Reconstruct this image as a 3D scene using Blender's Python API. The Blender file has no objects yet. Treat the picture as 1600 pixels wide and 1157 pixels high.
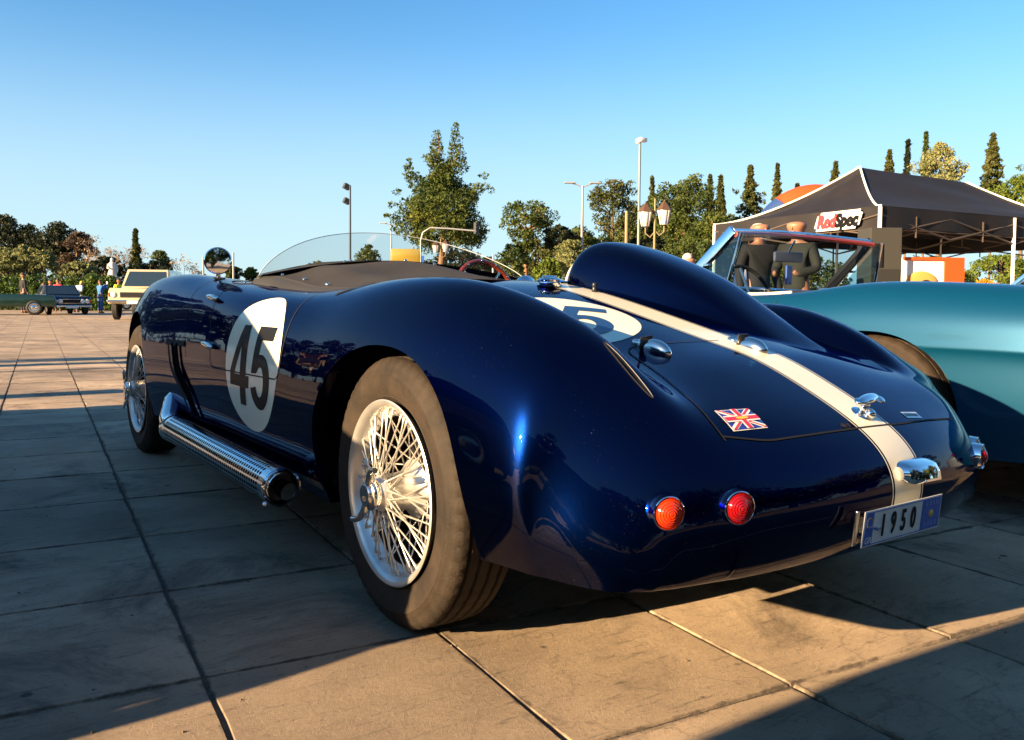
import bpy, bmesh, math, random
import numpy as np
from mathutils import Vector, Matrix
from mathutils.bvhtree import BVHTree
random.seed(7); np.random.seed(7)
PI = math.pi
R = math.radians
COL = bpy.context.scene.collection
SC = bpy.context.scene

# ------------------------------------------------------------------ camera
F_PX, CX, CY, Y_HOR, ROLL = 1330.0, 800.0, 533.5, 472.0, R(0.5)
YAW = R(34.5)
CAM = np.array([-1.575, -1.72, 0.735])
PITCH = math.atan((CY - Y_HOR) / F_PX)
_fh = np.array([math.sin(YAW), math.cos(YAW), 0]); _r0 = np.array([math.cos(YAW), -math.sin(YAW), 0])
_fw = _fh * math.cos(PITCH) + np.array([0, 0, -math.sin(PITCH)]); _u0 = np.cross(_r0, _fw)
_r = _r0 * math.cos(ROLL) + _u0 * math.sin(ROLL); _u = _u0 * math.cos(ROLL) - _r0 * math.sin(ROLL)
cd = bpy.data.cameras.new('camera'); cam = bpy.data.objects.new('camera', cd); COL.objects.link(cam)
cd.sensor_width = 36; cd.lens = F_PX / 1600 * 36
cd.shift_y = (CY - 578.5) / 1600
cd.clip_start = 0.05; cd.clip_end = 3000
m = Matrix(((_r[0], _u[0], -_fw[0], CAM[0]), (_r[1], _u[1], -_fw[1], CAM[1]), (_r[2], _u[2], -_fw[2], CAM[2]), (0, 0, 0, 1)))
cam.matrix_world = m
SC.camera = cam

# ------------------------------------------------------------------ light
SUN_AZ = R(-91)      # from +Y, clockwise seen from above
SUN_EL = R(16.5)
w = bpy.data.worlds.new("World"); SC.world = w; w.use_nodes = True
nt = w.node_tree; bg = nt.nodes['Background']
sky = nt.nodes.new('ShaderNodeTexSky'); sky.sky_type = 'NISHITA'; sky.sun_disc = False
sky.sun_elevation = SUN_EL; sky.sun_rotation = SUN_AZ; sky.altitude = 50
sky.air_density = 1.0; sky.dust_density = 0.3; sky.ozone_density = 2.2
hs = nt.nodes.new('ShaderNodeHueSaturation'); hs.inputs['Saturation'].default_value = 1.0; hs.inputs['Value'].default_value = 1.0
tint = nt.nodes.new('ShaderNodeMix'); tint.data_type = 'RGBA'; tint.blend_type = 'MULTIPLY'; tint.inputs['Factor'].default_value = 1.0
tint.inputs['B'].default_value = (0.485, 0.86, 1.05, 1)
geo = nt.nodes.new('ShaderNodeTexCoord'); sxyz = nt.nodes.new('ShaderNodeSeparateXYZ'); nt.links.new(geo.outputs['Generated'], sxyz.inputs[0])
hz = nt.nodes.new('ShaderNodeMapRange'); hz.inputs['From Min'].default_value = 0.0; hz.inputs['From Max'].default_value = 0.36; hz.inputs['To Min'].default_value = 1.0; hz.inputs['To Max'].default_value = 0.0; hz.interpolation_type = 'SMOOTHERSTEP'
nt.links.new(sxyz.outputs[2], hz.inputs['Value'])
hm = nt.nodes.new('ShaderNodeMix'); hm.data_type = 'RGBA'; hm.inputs['B'].default_value = (3.0, 3.9, 4.25, 1)
fm_ = nt.nodes.new('ShaderNodeMath'); fm_.operation = 'MULTIPLY'; fm_.inputs[1].default_value = 0.85; nt.links.new(hz.outputs[0], fm_.inputs[0]); nt.links.new(fm_.outputs[0], hm.inputs['Factor'])
nt.links.new(sky.outputs[0], tint.inputs['A']); nt.links.new(tint.outputs['Result'], hs.inputs['Color']); nt.links.new(hs.outputs[0], hm.inputs['A']); nt.links.new(hm.outputs['Result'], bg.inputs[0]); bg.inputs[1].default_value = 0.05
sd = bpy.data.lights.new('sun', 'SUN'); sd.energy = 5.0; sd.angle = R(0.5); sd.color = (1.0, 0.70, 0.39)
so = bpy.data.objects.new('sun', sd); COL.objects.link(so)
sv = Vector((math.sin(SUN_AZ) * math.cos(SUN_EL), math.cos(SUN_AZ) * math.cos(SUN_EL), math.sin(SUN_EL)))
so.rotation_euler = sv.to_track_quat('Z', 'Y').to_euler(); so.location = sv * 50
SC.view_settings.view_transform = 'Standard'; SC.view_settings.look = 'None'
SC.view_settings.gamma = 1.0; SC.view_settings.use_curve_mapping = False
SC.view_settings.exposure = 2.2
SC.render.engine = 'CYCLES'
SC.cycles.max_bounces = 8; SC.cycles.transparent_max_bounces = 12

# ------------------------------------------------------------------ materials
def newmat(name):
    mt = bpy.data.materials.new(name); mt.use_nodes = True
    return mt, mt.node_tree, mt.node_tree.nodes['Principled BSDF']
def pmat(name, col, rough=0.5, metal=0.0, coat=0.0, spec=0.5, noise=0.0, nscale=8.0, bump=0.0, bscale=60.0, trans=0.0, coat_rough=0.03, ior=1.45):
    mt, t, b = newmat(name)
    b.inputs['Base Color'].default_value = (*col, 1); b.inputs['Roughness'].default_value = rough
    b.inputs['Metallic'].default_value = metal; b.inputs['Coat Weight'].default_value = coat
    b.inputs['Coat Roughness'].default_value = coat_rough; b.inputs['IOR'].default_value = ior
    b.inputs['Specular IOR Level'].default_value = spec; b.inputs['Transmission Weight'].default_value = trans
    tc = t.nodes.new('ShaderNodeTexCoord')
    if noise > 0:
        n = t.nodes.new('ShaderNodeTexNoise'); n.inputs['Scale'].default_value = nscale; n.inputs['Detail'].default_value = 6
        t.links.new(tc.outputs['Object'], n.inputs['Vector'])
        mx = t.nodes.new('ShaderNodeMix'); mx.data_type = 'RGBA'
        mx.inputs['A'].default_value = (*[max(0, c * (1 - noise)) for c in col], 1)
        mx.inputs['B'].default_value = (*[min(1, c * (1 + noise)) for c in col], 1)
        t.links.new(n.outputs['Fac'], mx.inputs['Factor']); t.links.new(mx.outputs['Result'], b.inputs['Base Color'])
    if bump > 0:
        n2 = t.nodes.new('ShaderNodeTexNoise'); n2.inputs['Scale'].default_value = bscale; n2.inputs['Detail'].default_value = 4
        t.links.new(tc.outputs['Object'], n2.inputs['Vector'])
        bp = t.nodes.new('ShaderNodeBump'); bp.inputs['Strength'].default_value = bump; bp.inputs['Distance'].default_value = 0.01
        t.links.new(n2.outputs['Fac'], bp.inputs['Height']); t.links.new(bp.outputs['Normal'], b.inputs['Normal'])
    return mt

def paint(name, col, flake=0.6, rough=0.32, dust=0.0, coat=1.0, ior=1.5, specks=.14, edge=None):
    """metallic car paint: coloured flake layer under clear coat; the inside of a shell is black"""
    mt, t, b = newmat(name)
    b.inputs['Base Color'].default_value = (*col, 1); b.inputs['Metallic'].default_value = flake
    b.inputs['Roughness'].default_value = rough; b.inputs['Coat Weight'].default_value = coat
    if edge: b.inputs['Specular Tint'].default_value = (*edge, 1)
    b.inputs['Coat Roughness'].default_value = 0.015; b.inputs['Coat IOR'].default_value = ior
    tc = t.nodes.new('ShaderNodeTexCoord')
    n = t.nodes.new('ShaderNodeTexNoise'); n.inputs['Scale'].default_value = 5.0; n.inputs['Detail'].default_value = 3
    t.links.new(tc.outputs['Object'], n.inputs['Vector'])
    bp = t.nodes.new('ShaderNodeBump'); bp.inputs['Strength'].default_value = 0.04; bp.inputs['Distance'].default_value = 0.02
    t.links.new(n.outputs['Fac'], bp.inputs['Height']); t.links.new(bp.outputs['Normal'], b.inputs['Coat Normal'])
    # fine flake sparkle
    v = t.nodes.new('ShaderNodeTexVoronoi'); v.inputs['Scale'].default_value = 900
    t.links.new(tc.outputs['Object'], v.inputs['Vector'])
    bp2 = t.nodes.new('ShaderNodeBump'); bp2.inputs['Strength'].default_value = 0.12; bp2.inputs['Distance'].default_value = 0.001
    t.links.new(v.outputs['Distance'], bp2.inputs['Height']); t.links.new(bp2.outputs['Normal'], b.inputs['Normal'])
    if dust > 0:
        n3 = t.nodes.new('ShaderNodeTexNoise'); n3.inputs['Scale'].default_value = 70; n3.inputs['Detail'].default_value = 8; n3.inputs['Roughness'].default_value = 0.8
        t.links.new(tc.outputs['Object'], n3.inputs['Vector'])
        cr = t.nodes.new('ShaderNodeMapRange'); cr.inputs['From Min'].default_value = 0.62; cr.inputs['From Max'].default_value = 0.8
        cr.inputs['To Min'].default_value = 0.015; cr.inputs['To Max'].default_value = 0.015 + dust
        t.links.new(n3.outputs['Fac'], cr.inputs['Value']); t.links.new(cr.outputs['Result'], b.inputs['Coat Roughness'])
    # scattered dust specks
    n5 = t.nodes.new('ShaderNodeTexNoise'); n5.inputs['Scale'].default_value = 330; n5.inputs['Detail'].default_value = 3
    n6 = t.nodes.new('ShaderNodeTexNoise'); n6.inputs['Scale'].default_value = 7; n6.inputs['Detail'].default_value = 4
    t.links.new(tc.outputs['Object'], n5.inputs['Vector']); t.links.new(tc.outputs['Object'], n6.inputs['Vector'])
    m5 = t.nodes.new('ShaderNodeMapRange'); m5.inputs['From Min'].default_value = .70; m5.inputs['From Max'].default_value = .78; t.links.new(n5.outputs['Fac'], m5.inputs['Value'])
    m6 = t.nodes.new('ShaderNodeMapRange'); m6.inputs['From Min'].default_value = .5; m6.inputs['From Max'].default_value = .65; m6.inputs['To Max'].default_value = specks; t.links.new(n6.outputs['Fac'], m6.inputs['Value'])
    mm = t.nodes.new('ShaderNodeMath'); mm.operation = 'MULTIPLY'; t.links.new(m5.outputs[0], mm.inputs[0]); t.links.new(m6.outputs[0], mm.inputs[1])
    dd = t.nodes.new('ShaderNodeBsdfDiffuse'); dd.inputs['Color'].default_value = (.30, .28, .25, 1); md_ = t.nodes.new('ShaderNodeMixShader')
    t.links.new(mm.outputs[0], md_.inputs['Fac']); t.links.new(b.outputs[0], md_.inputs[1]); t.links.new(dd.outputs[0], md_.inputs[2])
    out = t.nodes['Material Output']
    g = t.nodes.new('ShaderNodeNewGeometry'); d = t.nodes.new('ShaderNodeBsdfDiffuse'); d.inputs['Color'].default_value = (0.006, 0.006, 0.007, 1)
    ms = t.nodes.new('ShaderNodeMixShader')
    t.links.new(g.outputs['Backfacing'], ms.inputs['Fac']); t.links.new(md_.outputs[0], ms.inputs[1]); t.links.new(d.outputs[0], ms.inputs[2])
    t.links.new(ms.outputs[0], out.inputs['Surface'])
    return mt

M = {}
M['navy'] = paint('navy_metallic_paint', (0.0004, 0.0048, 0.040), 1.0, 0.25, 0.02, .55, 1.42, .12, (.05, .19, .46))
M['teal'] = paint('teal_metallic_paint', (0.0005, 0.058, 0.125), 0.5, 0.38, 0.03, .75, 1.45)
M['redpaint'] = paint('red_paint', (0.35, 0.02, 0.01), 0.0, 0.4)
M['silverpaint'] = paint('silver_paint', (0.35, 0.42, 0.48), 0.6, 0.35)
M['greenpaint'] = paint('dark_green_paint', (0.006, 0.03, 0.014), 0.2, 0.35)
M['dbluepaint'] = paint('dark_blue_paint', (0.006, 0.012, 0.03), 0.2, 0.35)
M['lbluepaint'] = paint('light_blue_paint', (0.12, 0.35, 0.50), 0.1, 0.35)
M['beigepaint'] = paint('beige_paint', (0.50, 0.42, 0.25), 0.0, 0.4)
M['chrome'] = pmat('chrome', (0.85, 0.85, 0.86), 0.05, 1.0)
M['oldchrome'] = pmat('aged_chrome', (0.70, 0.69, 0.66), 0.16, 1.0, noise=0.15, nscale=30)
M['alu'] = pmat('painted_silver_wire', (0.62, 0.60, 0.56), 0.35, 0.75, noise=0.25, nscale=20)
M['brass'] = pmat('gold_tinted_mirror', (0.80, 0.55, 0.10), 0.22, 0.65, coat=.6)
M['cream'] = pmat('cream_decal', (0.80, 0.75, 0.56), 0.35, 0, coat=0.5, coat_rough=0.05)
M['white'] = pmat('white_decal', (0.80, 0.79, 0.72), 0.35, 0, coat=0.8, coat_rough=0.05)
M['black'] = pmat('black_decal', (0.006, 0.006, 0.007), 0.5, 0, coat=0.06, spec=0.15)
M['numblue'] = pmat('blue_decal', (0.006, 0.03, 0.11), 0.4, 0, coat=0.3)
M['seam'] = pmat('seam_gap_shade', (0.002, 0.002, 0.003), 0.8)  # near-black strips imitate the shade inside gaps and slots
M['darkmetal'] = pmat('dark_metal', (0.05, 0.05, 0.055), 0.4, 0.8)
M['under'] = pmat('underbody_black', (0.008, 0.008, 0.009), 0.8)
M['rubberblack'] = pmat('black_rubber', (0.02, 0.02, 0.02), 0.7)
M['canvas'] = pmat('black_canvas', (0.022, 0.019, 0.017), 0.85, noise=0.35, nscale=25, bump=0.4, bscale=350)
M['leather'] = pmat('grey_leather', (0.30, 0.30, 0.31), 0.5, bump=0.1)
M['wood'] = pmat('varnished_red_wood', (0.10, 0.016, 0.007), 0.25, 0, coat=0.8, noise=0.3, nscale=14)
M['orange_lens'] = pmat('amber_lens', (0.80, 0.045, 0.003), 0.12, 0, coat=1, trans=0.35, ior=1.3)
M['red_lens'] = pmat('red_lens', (0.30, 0.004, 0.006), 0.10, 0, coat=1, trans=0.3, ior=1.3)
M['plate_blue'] = pmat('plate_blue', (0.02, 0.10, 0.42), 0.4, 0, coat=0.3)
M['plate_white'] = pmat('plate_white', (0.72, 0.70, 0.64), 0.4, 0, coat=0.3, noise=0.06, nscale=30)
M['flag_red'] = pmat('flag_red', (0.62, 0.015, 0.02), 0.35, 0, coat=0.8)
M['flag_blue'] = pmat('flag_blue', (0.015, 0.03, 0.28), 0.35, 0, coat=0.8)
M['gold'] = pmat('gold_print', (0.7, 0.42, 0.05), 0.4)

def glassmat(name, tint=(1, 1, 1), refl=0.12, alpha_tint=0.9, irid=False):
    mt, t, b = newmat(name); t.nodes.remove(b)
    tr = t.nodes.new('ShaderNodeBsdfTransparent'); tr.inputs['Color'].default_value = (*[c * alpha_tint for c in tint], 1)
    gl = t.nodes.new('ShaderNodeBsdfGlossy'); gl.inputs['Roughness'].default_value = 0.02
    fr = t.nodes.new('ShaderNodeLayerWeight'); fr.inputs['Blend'].default_value = .5
    pw = t.nodes.new('ShaderNodeMath'); pw.operation = 'POWER'; pw.inputs[1].default_value = 4.0; t.links.new(fr.outputs['Facing'], pw.inputs[0])
    mx = t.nodes.new('ShaderNodeMixShader'); ad = t.nodes.new('ShaderNodeMath'); ad.operation = 'MULTIPLY_ADD'
    ad.inputs[1].default_value = .8; ad.inputs[2].default_value = refl; ad.use_clamp = True
    t.links.new(pw.outputs[0], ad.inputs[0]); t.links.new(ad.outputs[0], mx.inputs['Fac'])
    if irid:
        cr = t.nodes.new('ShaderNodeValToRGB'); e = cr.color_ramp.elements; e[0].position = 0; e[0].color = (.8, .9, 1, 1); e[1].position = 1; e[1].color = (.75, .85, 1, 1)
        for p_, c_ in ((.30, (.7, .9, 1)), (.45, (1, .75, .85)), (.55, (1, .95, .6)), (.65, (.6, 1, .85)), (.75, (.75, .7, 1))):
            x = e.new(p_); x.color = (*c_, 1)
        tc2 = t.nodes.new('ShaderNodeTexCoord'); n_ = t.nodes.new('ShaderNodeTexNoise'); n_.inputs['Scale'].default_value = 2.2; n_.inputs['Detail'].default_value = 1
        t.links.new(tc2.outputs['Object'], n_.inputs['Vector']); t.links.new(n_.outputs['Fac'], cr.inputs[0]); t.links.new(cr.outputs[0], gl.inputs['Color'])
    t.links.new(tr.outputs[0], mx.inputs[1]); t.links.new(gl.outputs[0], mx.inputs[2])
    t.links.new(mx.outputs[0], t.nodes['Material Output'].inputs['Surface'])
    return mt
M['screen'] = glassmat('clear_perspex', (0.97, 0.99, 1.0), 0.10, 0.90, True)
M['glass'] = glassmat('car_glass', (0.75, 0.85, 0.9), 0.08, 0.8)

# ------------------------------------------------------------------ helpers
def link(name, me, parent=None, mats=()):
    o = bpy.data.objects.new(name, me); COL.objects.link(o)
    for mt in (mats if isinstance(mats, (list, tuple)) else [mats]):
        if mt is not None: me.materials.append(mt)
    if parent is not None: o.parent = parent
    return o
def tag(o, label=None, cat=None, group=None, kind=None):
    if label: o['label'] = label
    if cat: o['category'] = cat
    if group: o['group'] = group
    if kind: o['kind'] = kind
    return o
def empty(name, loc=(0, 0, 0), rz=0, label=None, cat=None, group=None):
    o = bpy.data.objects.new(name, None); COL.objects.link(o); o.location = loc; o.rotation_euler = (0, 0, rz)
    o.empty_display_size = 0.2
    return tag(o, label, cat, group)
def kids(o): return [c for c in bpy.data.objects if c.parent == o]
def copy_tree(o, parent=None, matmap=None):
    c = o.copy(); COL.objects.link(c)
    if parent is not None:
        c.parent = parent
        c.matrix_parent_inverse = o.matrix_parent_inverse.copy()
    if matmap and o.type == 'MESH':
        for a, b in matmap.items():
            for i, ms in enumerate(o.material_slots):
                if ms.material == a:
                    c.material_slots[i].link = 'OBJECT'; c.material_slots[i].material = b
    for ch in kids(o): copy_tree(ch, c, matmap)
    return c
def mesh_obj(name, verts, faces, mats, parent=None, smooth=True, fm=None):
    me = bpy.data.meshes.new(name); me.from_pydata([tuple(v) for v in verts], [], [tuple(f) for f in faces])
    o = link(name, me, parent, mats)
    if smooth: me.polygons.foreach_set('use_smooth', [True] * len(me.polygons))
    if fm is not None: me.polygons.foreach_set('material_index', fm)
    me.update(); return o
def bm_obj(name, bm, mats, parent=None, smooth=False, angle=None):
    me = bpy.data.meshes.new(name); bm.normal_update(); bm.to_mesh(me); bm.free()
    o = link(name, me, parent, mats)
    if smooth:
        me.polygons.foreach_set('use_smooth', [True] * len(me.polygons))
        if angle: me.set_sharp_from_angle(angle=R(angle))
    return o
def add_box(bm, c, s, rot=None, bevel=0.0):
    mt = Matrix.Translation(c) @ (rot.to_4x4() if rot is not None else Matrix.Identity(4)) @ Matrix.Diagonal((s[0], s[1], s[2], 1))
    r = bmesh.ops.create_cube(bm, size=1, matrix=mt)
    if bevel > 0:
        es = list({e for v in r['verts'] for e in v.link_edges})
        bmesh.ops.bevel(bm, geom=es, offset=bevel, segments=2, profile=0.6, affect='EDGES', clamp_overlap=True)
    return r['verts']
def box(name, c, s, mat, parent=None, rot=None, bevel=0.0):
    bm = bmesh.new(); add_box(bm, c, s, rot, bevel); return bm_obj(name, bm, mat, parent)
def add_tube(bm, pts, rad, seg=8, caps=True, closed=False):
    pts = [Vector(p) for p in pts]; n = len(pts)
    rads = rad if isinstance(rad, (list, tuple)) else [rad] * n
    rings = []; prev = None
    for i, p in enumerate(pts):
        if closed: d = (pts[(i + 1) % n] - pts[i - 1])
        else: d = pts[min(i + 1, n - 1)] - pts[max(i - 1, 0)]
        d.normalize()
        if prev is None:
            a = Vector((0, 0, 1)) if abs(d.z) < 0.9 else Vector((1, 0, 0))
            u = d.cross(a).normalized()
        else:
            u = (prev - d * prev.dot(d)).normalized()
        prev = u; v = d.cross(u)
        rings.append([bm.verts.new(p + (u * math.cos(2 * PI * k / seg) + v * math.sin(2 * PI * k / seg)) * rads[i]) for k in range(seg)])
    m_ = n if closed else n - 1
    for i in range(m_):
        a, b = rings[i], rings[(i + 1) % n]
        for k in range(seg):
            bm.faces.new((a[k], a[(k + 1) % seg], b[(k + 1) % seg], b[k]))
    if caps and not closed:
        bm.faces.new(rings[0][::-1]); bm.faces.new(rings[-1])
def tube(name, pts, rad, mat, parent=None, seg=8, closed=False, smooth=True):
    bm = bmesh.new(); add_tube(bm, pts, rad, seg, True, closed)
    bmesh.ops.recalc_face_normals(bm, faces=bm.faces)
    return bm_obj(name, bm, mat, parent, smooth, 40)
def lathe_data(prof, seg, axis='x', rfun=None):
    """prof: list of (a, r): a along the axis, r radius"""
    V = []; Fc = []
    n = len(prof)
    for k in range(seg):
        t = 2 * PI * k / seg
        for j, (a, r) in enumerate(prof):
            rr = r + (rfun(k, j) if rfun else 0)
            c, s = math.cos(t) * rr, math.sin(t) * rr
            V.append((a, c, s) if axis == 'x' else ((c, s, a) if axis == 'z' else (s, a, c)))
    for k in range(seg):
        k2 = (k + 1) % seg
        for j in range(n - 1):
            Fc.append((k * n + j, k2 * n + j, k2 * n + j + 1, k * n + j + 1))
    return V, Fc
def lathe(name, prof, seg, mat, parent=None, axis='x', loc=(0, 0, 0), rfun=None, angle=35):
    V, Fc = lathe_data(prof, seg, axis, rfun)
    bm = bmesh.new(); vs = [bm.verts.new(v) for v in V]
    for f in Fc:
        try: bm.faces.new([vs[i] for i in f])
        except ValueError: pass
    bmesh.ops.remove_doubles(bm, verts=bm.verts, dist=1e-5)
    bmesh.ops.recalc_face_normals(bm, faces=bm.faces)
    o = bm_obj(name, bm, mat, parent, True, angle); o.location = loc
    return o

def bspl(P, n, closed=False):
    """uniform cubic B-spline through phantom ends along axis 0; P (m, ...), returns n samples"""
    P = np.asarray(P, float); m_ = len(P)
    Q = np.concatenate([(2 * P[0] - P[1])[None], P, (2 * P[-1] - P[-2])[None]])
    t = np.linspace(0, m_ - 1, n); i = np.minimum(t.astype(int), m_ - 2); u = t - i
    sh = (n,) + (1,) * (P.ndim - 1)
    u = u.reshape(sh)
    b0 = (1 - u) ** 3 / 6; b1 = (3 * u ** 3 - 6 * u ** 2 + 4) / 6; b2 = (-3 * u ** 3 + 3 * u ** 2 + 3 * u + 1) / 6; b3 = u ** 3 / 6
    return b0 * Q[i] + b1 * Q[i + 1] + b2 * Q[i + 2] + b3 * Q[i + 3]
def quasi(P, it=3):
    """move a control net so that the spline passes close to P"""
    P = np.asarray(P, float); C_ = P.copy()
    for _ in range(it):
        S = bspl(C_, len(P)); S = np.swapaxes(bspl(np.swapaxes(S, 0, 1), P.shape[1]), 0, 1)
        C_ = C_ + 0.9 * (P - S)
    return C_
def surf(P, nu, nv, it=3):
    C_ = quasi(P, it); S = bspl(C_, nu); return np.swapaxes(bspl(np.swapaxes(S, 0, 1), nv), 0, 1)
def grid_faces(nu, nv, flip=False):
    f = []
    for i in range(nu - 1):
        for j in range(nv - 1):
            q = (i * nv + j, i * nv + j + 1, (i + 1) * nv + j + 1, (i + 1) * nv + j)
            f.append(q[::-1] if flip else q)
    return f
def smooth01(a, b, x):
    t = min(1, max(0, (x - a) / (b - a))); return t * t * (3 - 2 * t)

def cut_shell(V, faces, arches=(), regions=(), tree=None):
    """remove faces inside wheel arches (yc, zc, ry, rz, xsign, xmin) and custom regions; the border is snapped to the arch outline and evened out"""
    V = V.copy(); inside = np.zeros(len(V), bool); who = -np.ones(len(V), int)
    def rad(v, a):
        ry = a[2]; return ((abs(v[1] - a[0]) / ry) ** 2.2 + (abs(v[2] - a[1]) / a[3]) ** 2.2) ** (1 / 2.2)
    for k, a in enumerate(arches):
        d = ((np.abs(V[:, 1] - a[0]) / a[2]) ** 2.2 + (np.abs(V[:, 2] - a[1]) / a[3]) ** 2.2) ** (1 / 2.2)
        m_ = (d < 1) & (np.abs(V[:, 0]) > a[5]) & (V[:, 0] * a[4] > 0); inside |= m_; who[m_] = k
    for fn in regions: inside |= fn(V)
    keep = [f for f in faces if not all(inside[i] for i in f)]
    cnt = {}
    for f in keep:
        for i in range(4):
            e = (f[i], f[(i + 1) % 4]); e = (min(e), max(e)); cnt[e] = cnt.get(e, 0) + 1
    adj = {}
    for (p, q), c in cnt.items():
        if c == 1 and who[p] >= 0 and who[q] >= 0: adj.setdefault(p, []).append(q); adj.setdefault(q, []).append(p)
    border = {i for f in keep for i in f if inside[i] and who[i] >= 0}
    ang = {i: math.atan2((V[i, 2] - arches[who[i]][1]) / arches[who[i]][3], (V[i, 1] - arches[who[i]][0]) / arches[who[i]][2]) for i in border}
    for _ in range(12):
        new = {}
        for i in border:
            nb = [j for j in adj.get(i, []) if j in ang]
            if len(nb) == 2:
                vs = [math.atan2(math.sin(ang[j] - ang[i]), math.cos(ang[j] - ang[i])) for j in nb]; new[i] = ang[i] + .25 * sum(vs)
            else: new[i] = ang[i]
        ang = new
    for i in border:
        a = arches[who[i]]; c, s_ = math.cos(ang[i]), math.sin(ang[i]); r = (abs(c) ** 2.2 + abs(s_) ** 2.2) ** (-1 / 2.2)
        V[i, 1] = a[0] + r * c * a[2]; V[i, 2] = a[1] + r * s_ * a[3]
        if tree is not None:
            l, n, ix, t = tree.ray_cast(Vector((a[4] * 3, V[i, 1], V[i, 2])), Vector((-a[4], 0, 0)))
            if l is not None and abs(l.x - V[i, 0]) < .06: V[i, 0] = l.x
    used = sorted({i for f in keep for i in f}); mp = {a: b for b, a in enumerate(used)}
    return V[used], [tuple(mp[i] for i in f) for f in keep], [mp[i] for i in border]
# ------------------------------------------------------------------ the blue racing car: body shell
def section(y, zc, xv, zv, xc, zf, wd, zm, xl, zl):
    dx, dz = wd - xc, zf - zm; q = 1 - .25 * smooth01(.5, .9, y) * smooth01(2.1, 1.6, y)
    T = [R(30), R(60)]
    return [(0, y, zc), (xv * .5, y, zc * .6 + zv * .4 + .004), (xv, y, zv), (xv * .45 + xc * .55, y, zv + .62 * (zf - zv)), (xc, y, zf)] + \
           [(xc + dx * math.sin(t) ** q, y, zf - dz * (1 - math.cos(t) ** q)) for t in T] + \
           [(wd, y, zm), (wd - .3 * (wd - xl), y, zm - .55 * (zm - zl)), (xl, y, zl)]
ST = [
 (3.28, .50, .20, .50, .32, .50, .40, .42, .38, .30),
 (3.20, .62, .25, .60, .45, .60, .56, .46, .53, .26),
 (3.05, .74, .30, .70, .55, .73, .69, .48, .66, .24),
 (2.85, .82, .34, .76, .60, .805, .755, .48, .72, .23),
 (2.55, .87, .36, .79, .62, .838, .785, .48, .745, .22),
 (2.25, .90, .36, .80, .62, .845, .79, .48, .75, .22),
 (1.95, .91, .36, .80, .62, .832, .785, .48, .74, .22),
 (1.60, .89, .36, .80, .60, .806, .78, .47, .73, .21),
 (1.25, .85, .36, .790, .60, .787, .782, .48, .72, .21),
 (0.95, .82, .36, .772, .59, .768, .780, .48, .72, .21),
 (0.70, .81, .36, .765, .58, .763, .777, .48, .72, .21),
 (0.45, .80, .38, .760, .58, .776, .777, .47, .72, .21),
 (0.20, .765, .40, .735, .59, .790, .78, .47, .73, .22),
 (-.05, .710, .41, .690, .59, .789, .78, .46, .73, .23),
 (-.22, .670, .41, .650, .575, .768, .775, .45, .725, .235),
 (-.36, .637, .41, .618, .555, .728, .762, .44, .715, .245),
 (-.48, .605, .41, .590, .54, .668, .742, .42, .70, .25)]
ROWS = [section(*s) for s in ST] + [
 [(0, -.62, .545), (.2, -.615, .545), (.38, -.60, .545), (.46, -.58, .565), (.535, -.56, .59), (.63, -.545, .54), (.695, -.525, .46), (.715, -.51, .385), (.71, -.51, .315), (.685, -.515, .25)],
 [(0, -.715, .495), (.2, -.705, .495), (.36, -.685, .493), (.44, -.665, .50), (.52, -.64, .50), (.60, -.61, .465), (.655, -.58, .415), (.68, -.565, .365), (.685, -.56, .31), (.67, -.56, .25)],
 [(0, -.775, .445), (.2, -.765, .442), (.36, -.74, .437), (.44, -.72, .435), (.52, -.69, .425), (.58, -.66, .40), (.62, -.63, .37), (.64, -.62, .335), (.65, -.61, .295), (.65, -.60, .25)],
 [(0, -.800, .385), (.2, -.79, .38), (.36, -.765, .375), (.44, -.745, .37), (.51, -.715, .36), (.56, -.69, .345), (.59, -.67, .33), (.61, -.655, .31), (.62, -.645, .28), (.625, -.63, .25)],
 [(0, -.785, .315), (.2, -.775, .312), (.36, -.75, .31), (.44, -.73, .305), (.5, -.71, .30), (.54, -.69, .295), (.57, -.68, .285), (.585, -.67, .275), (.595, -.66, .26), (.60, -.645, .25)],
 [(0, -.735, .25), (.2, -.725, .25), (.36, -.705, .25), (.43, -.69, .25), (.48, -.68, .25), (.52, -.672, .25), (.55, -.665, .25), (.565, -.66, .25), (.575, -.657, .25), (.585, -.65, .25)],
 [(0, -.70, .243), (.2, -.69, .243), (.36, -.675, .243), (.41, -.665, .243), (.45, -.655, .243), (.49, -.645, .243), (.51, -.64, .243), (.53, -.635, .243), (.54, -.63, .243), (.55, -.62, .243)]]
def full_rows(rows):
    out = []
    for r in rows:
        half = [np.array(p, float) for p in r]
        L_ = [np.array((-p[0], p[1], p[2])) for p in half[:0:-1]]
        out.append(L_ + half)
    return np.array(out)
NET = full_rows(ROWS)
for r in NET:
    for p in r:
        k = smooth01(-.3, -.65, p[1]); p[1] += .06 * p[0] * k
        if p[0] > 0 and p[1] < .3: p[0] -= .035 * smooth01(.3, .6, p[0]) * smooth01(.3, -.3, p[1]) * smooth01(.27, .4, p[2])
        if p[0] > .3 and p[1] < 1.2:      # the far rear wing sits a little lower
            p[2] -= (.052 + .026 * smooth01(.05, -.4, p[1])) * smooth01(.5, .66, p[2]) * smooth01(.36, .5, p[0]) * smooth01(1.2, .4, p[1])
NU, NV = 420, 240
S = surf(NET, NU, NV)
BV = S.reshape(-1, 3); BF = grid_faces(NU, NV, True)
TR = .305; XW = -.73; WB = 2.633
ARCHES = [(-.012, TR, .362, .332, -1, .45), (0, TR, .362, .332, 1, .45), (WB, TR + .01, .36, .36, -1, .45), (WB, TR + .01, .36, .36, 1, .45)]
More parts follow.
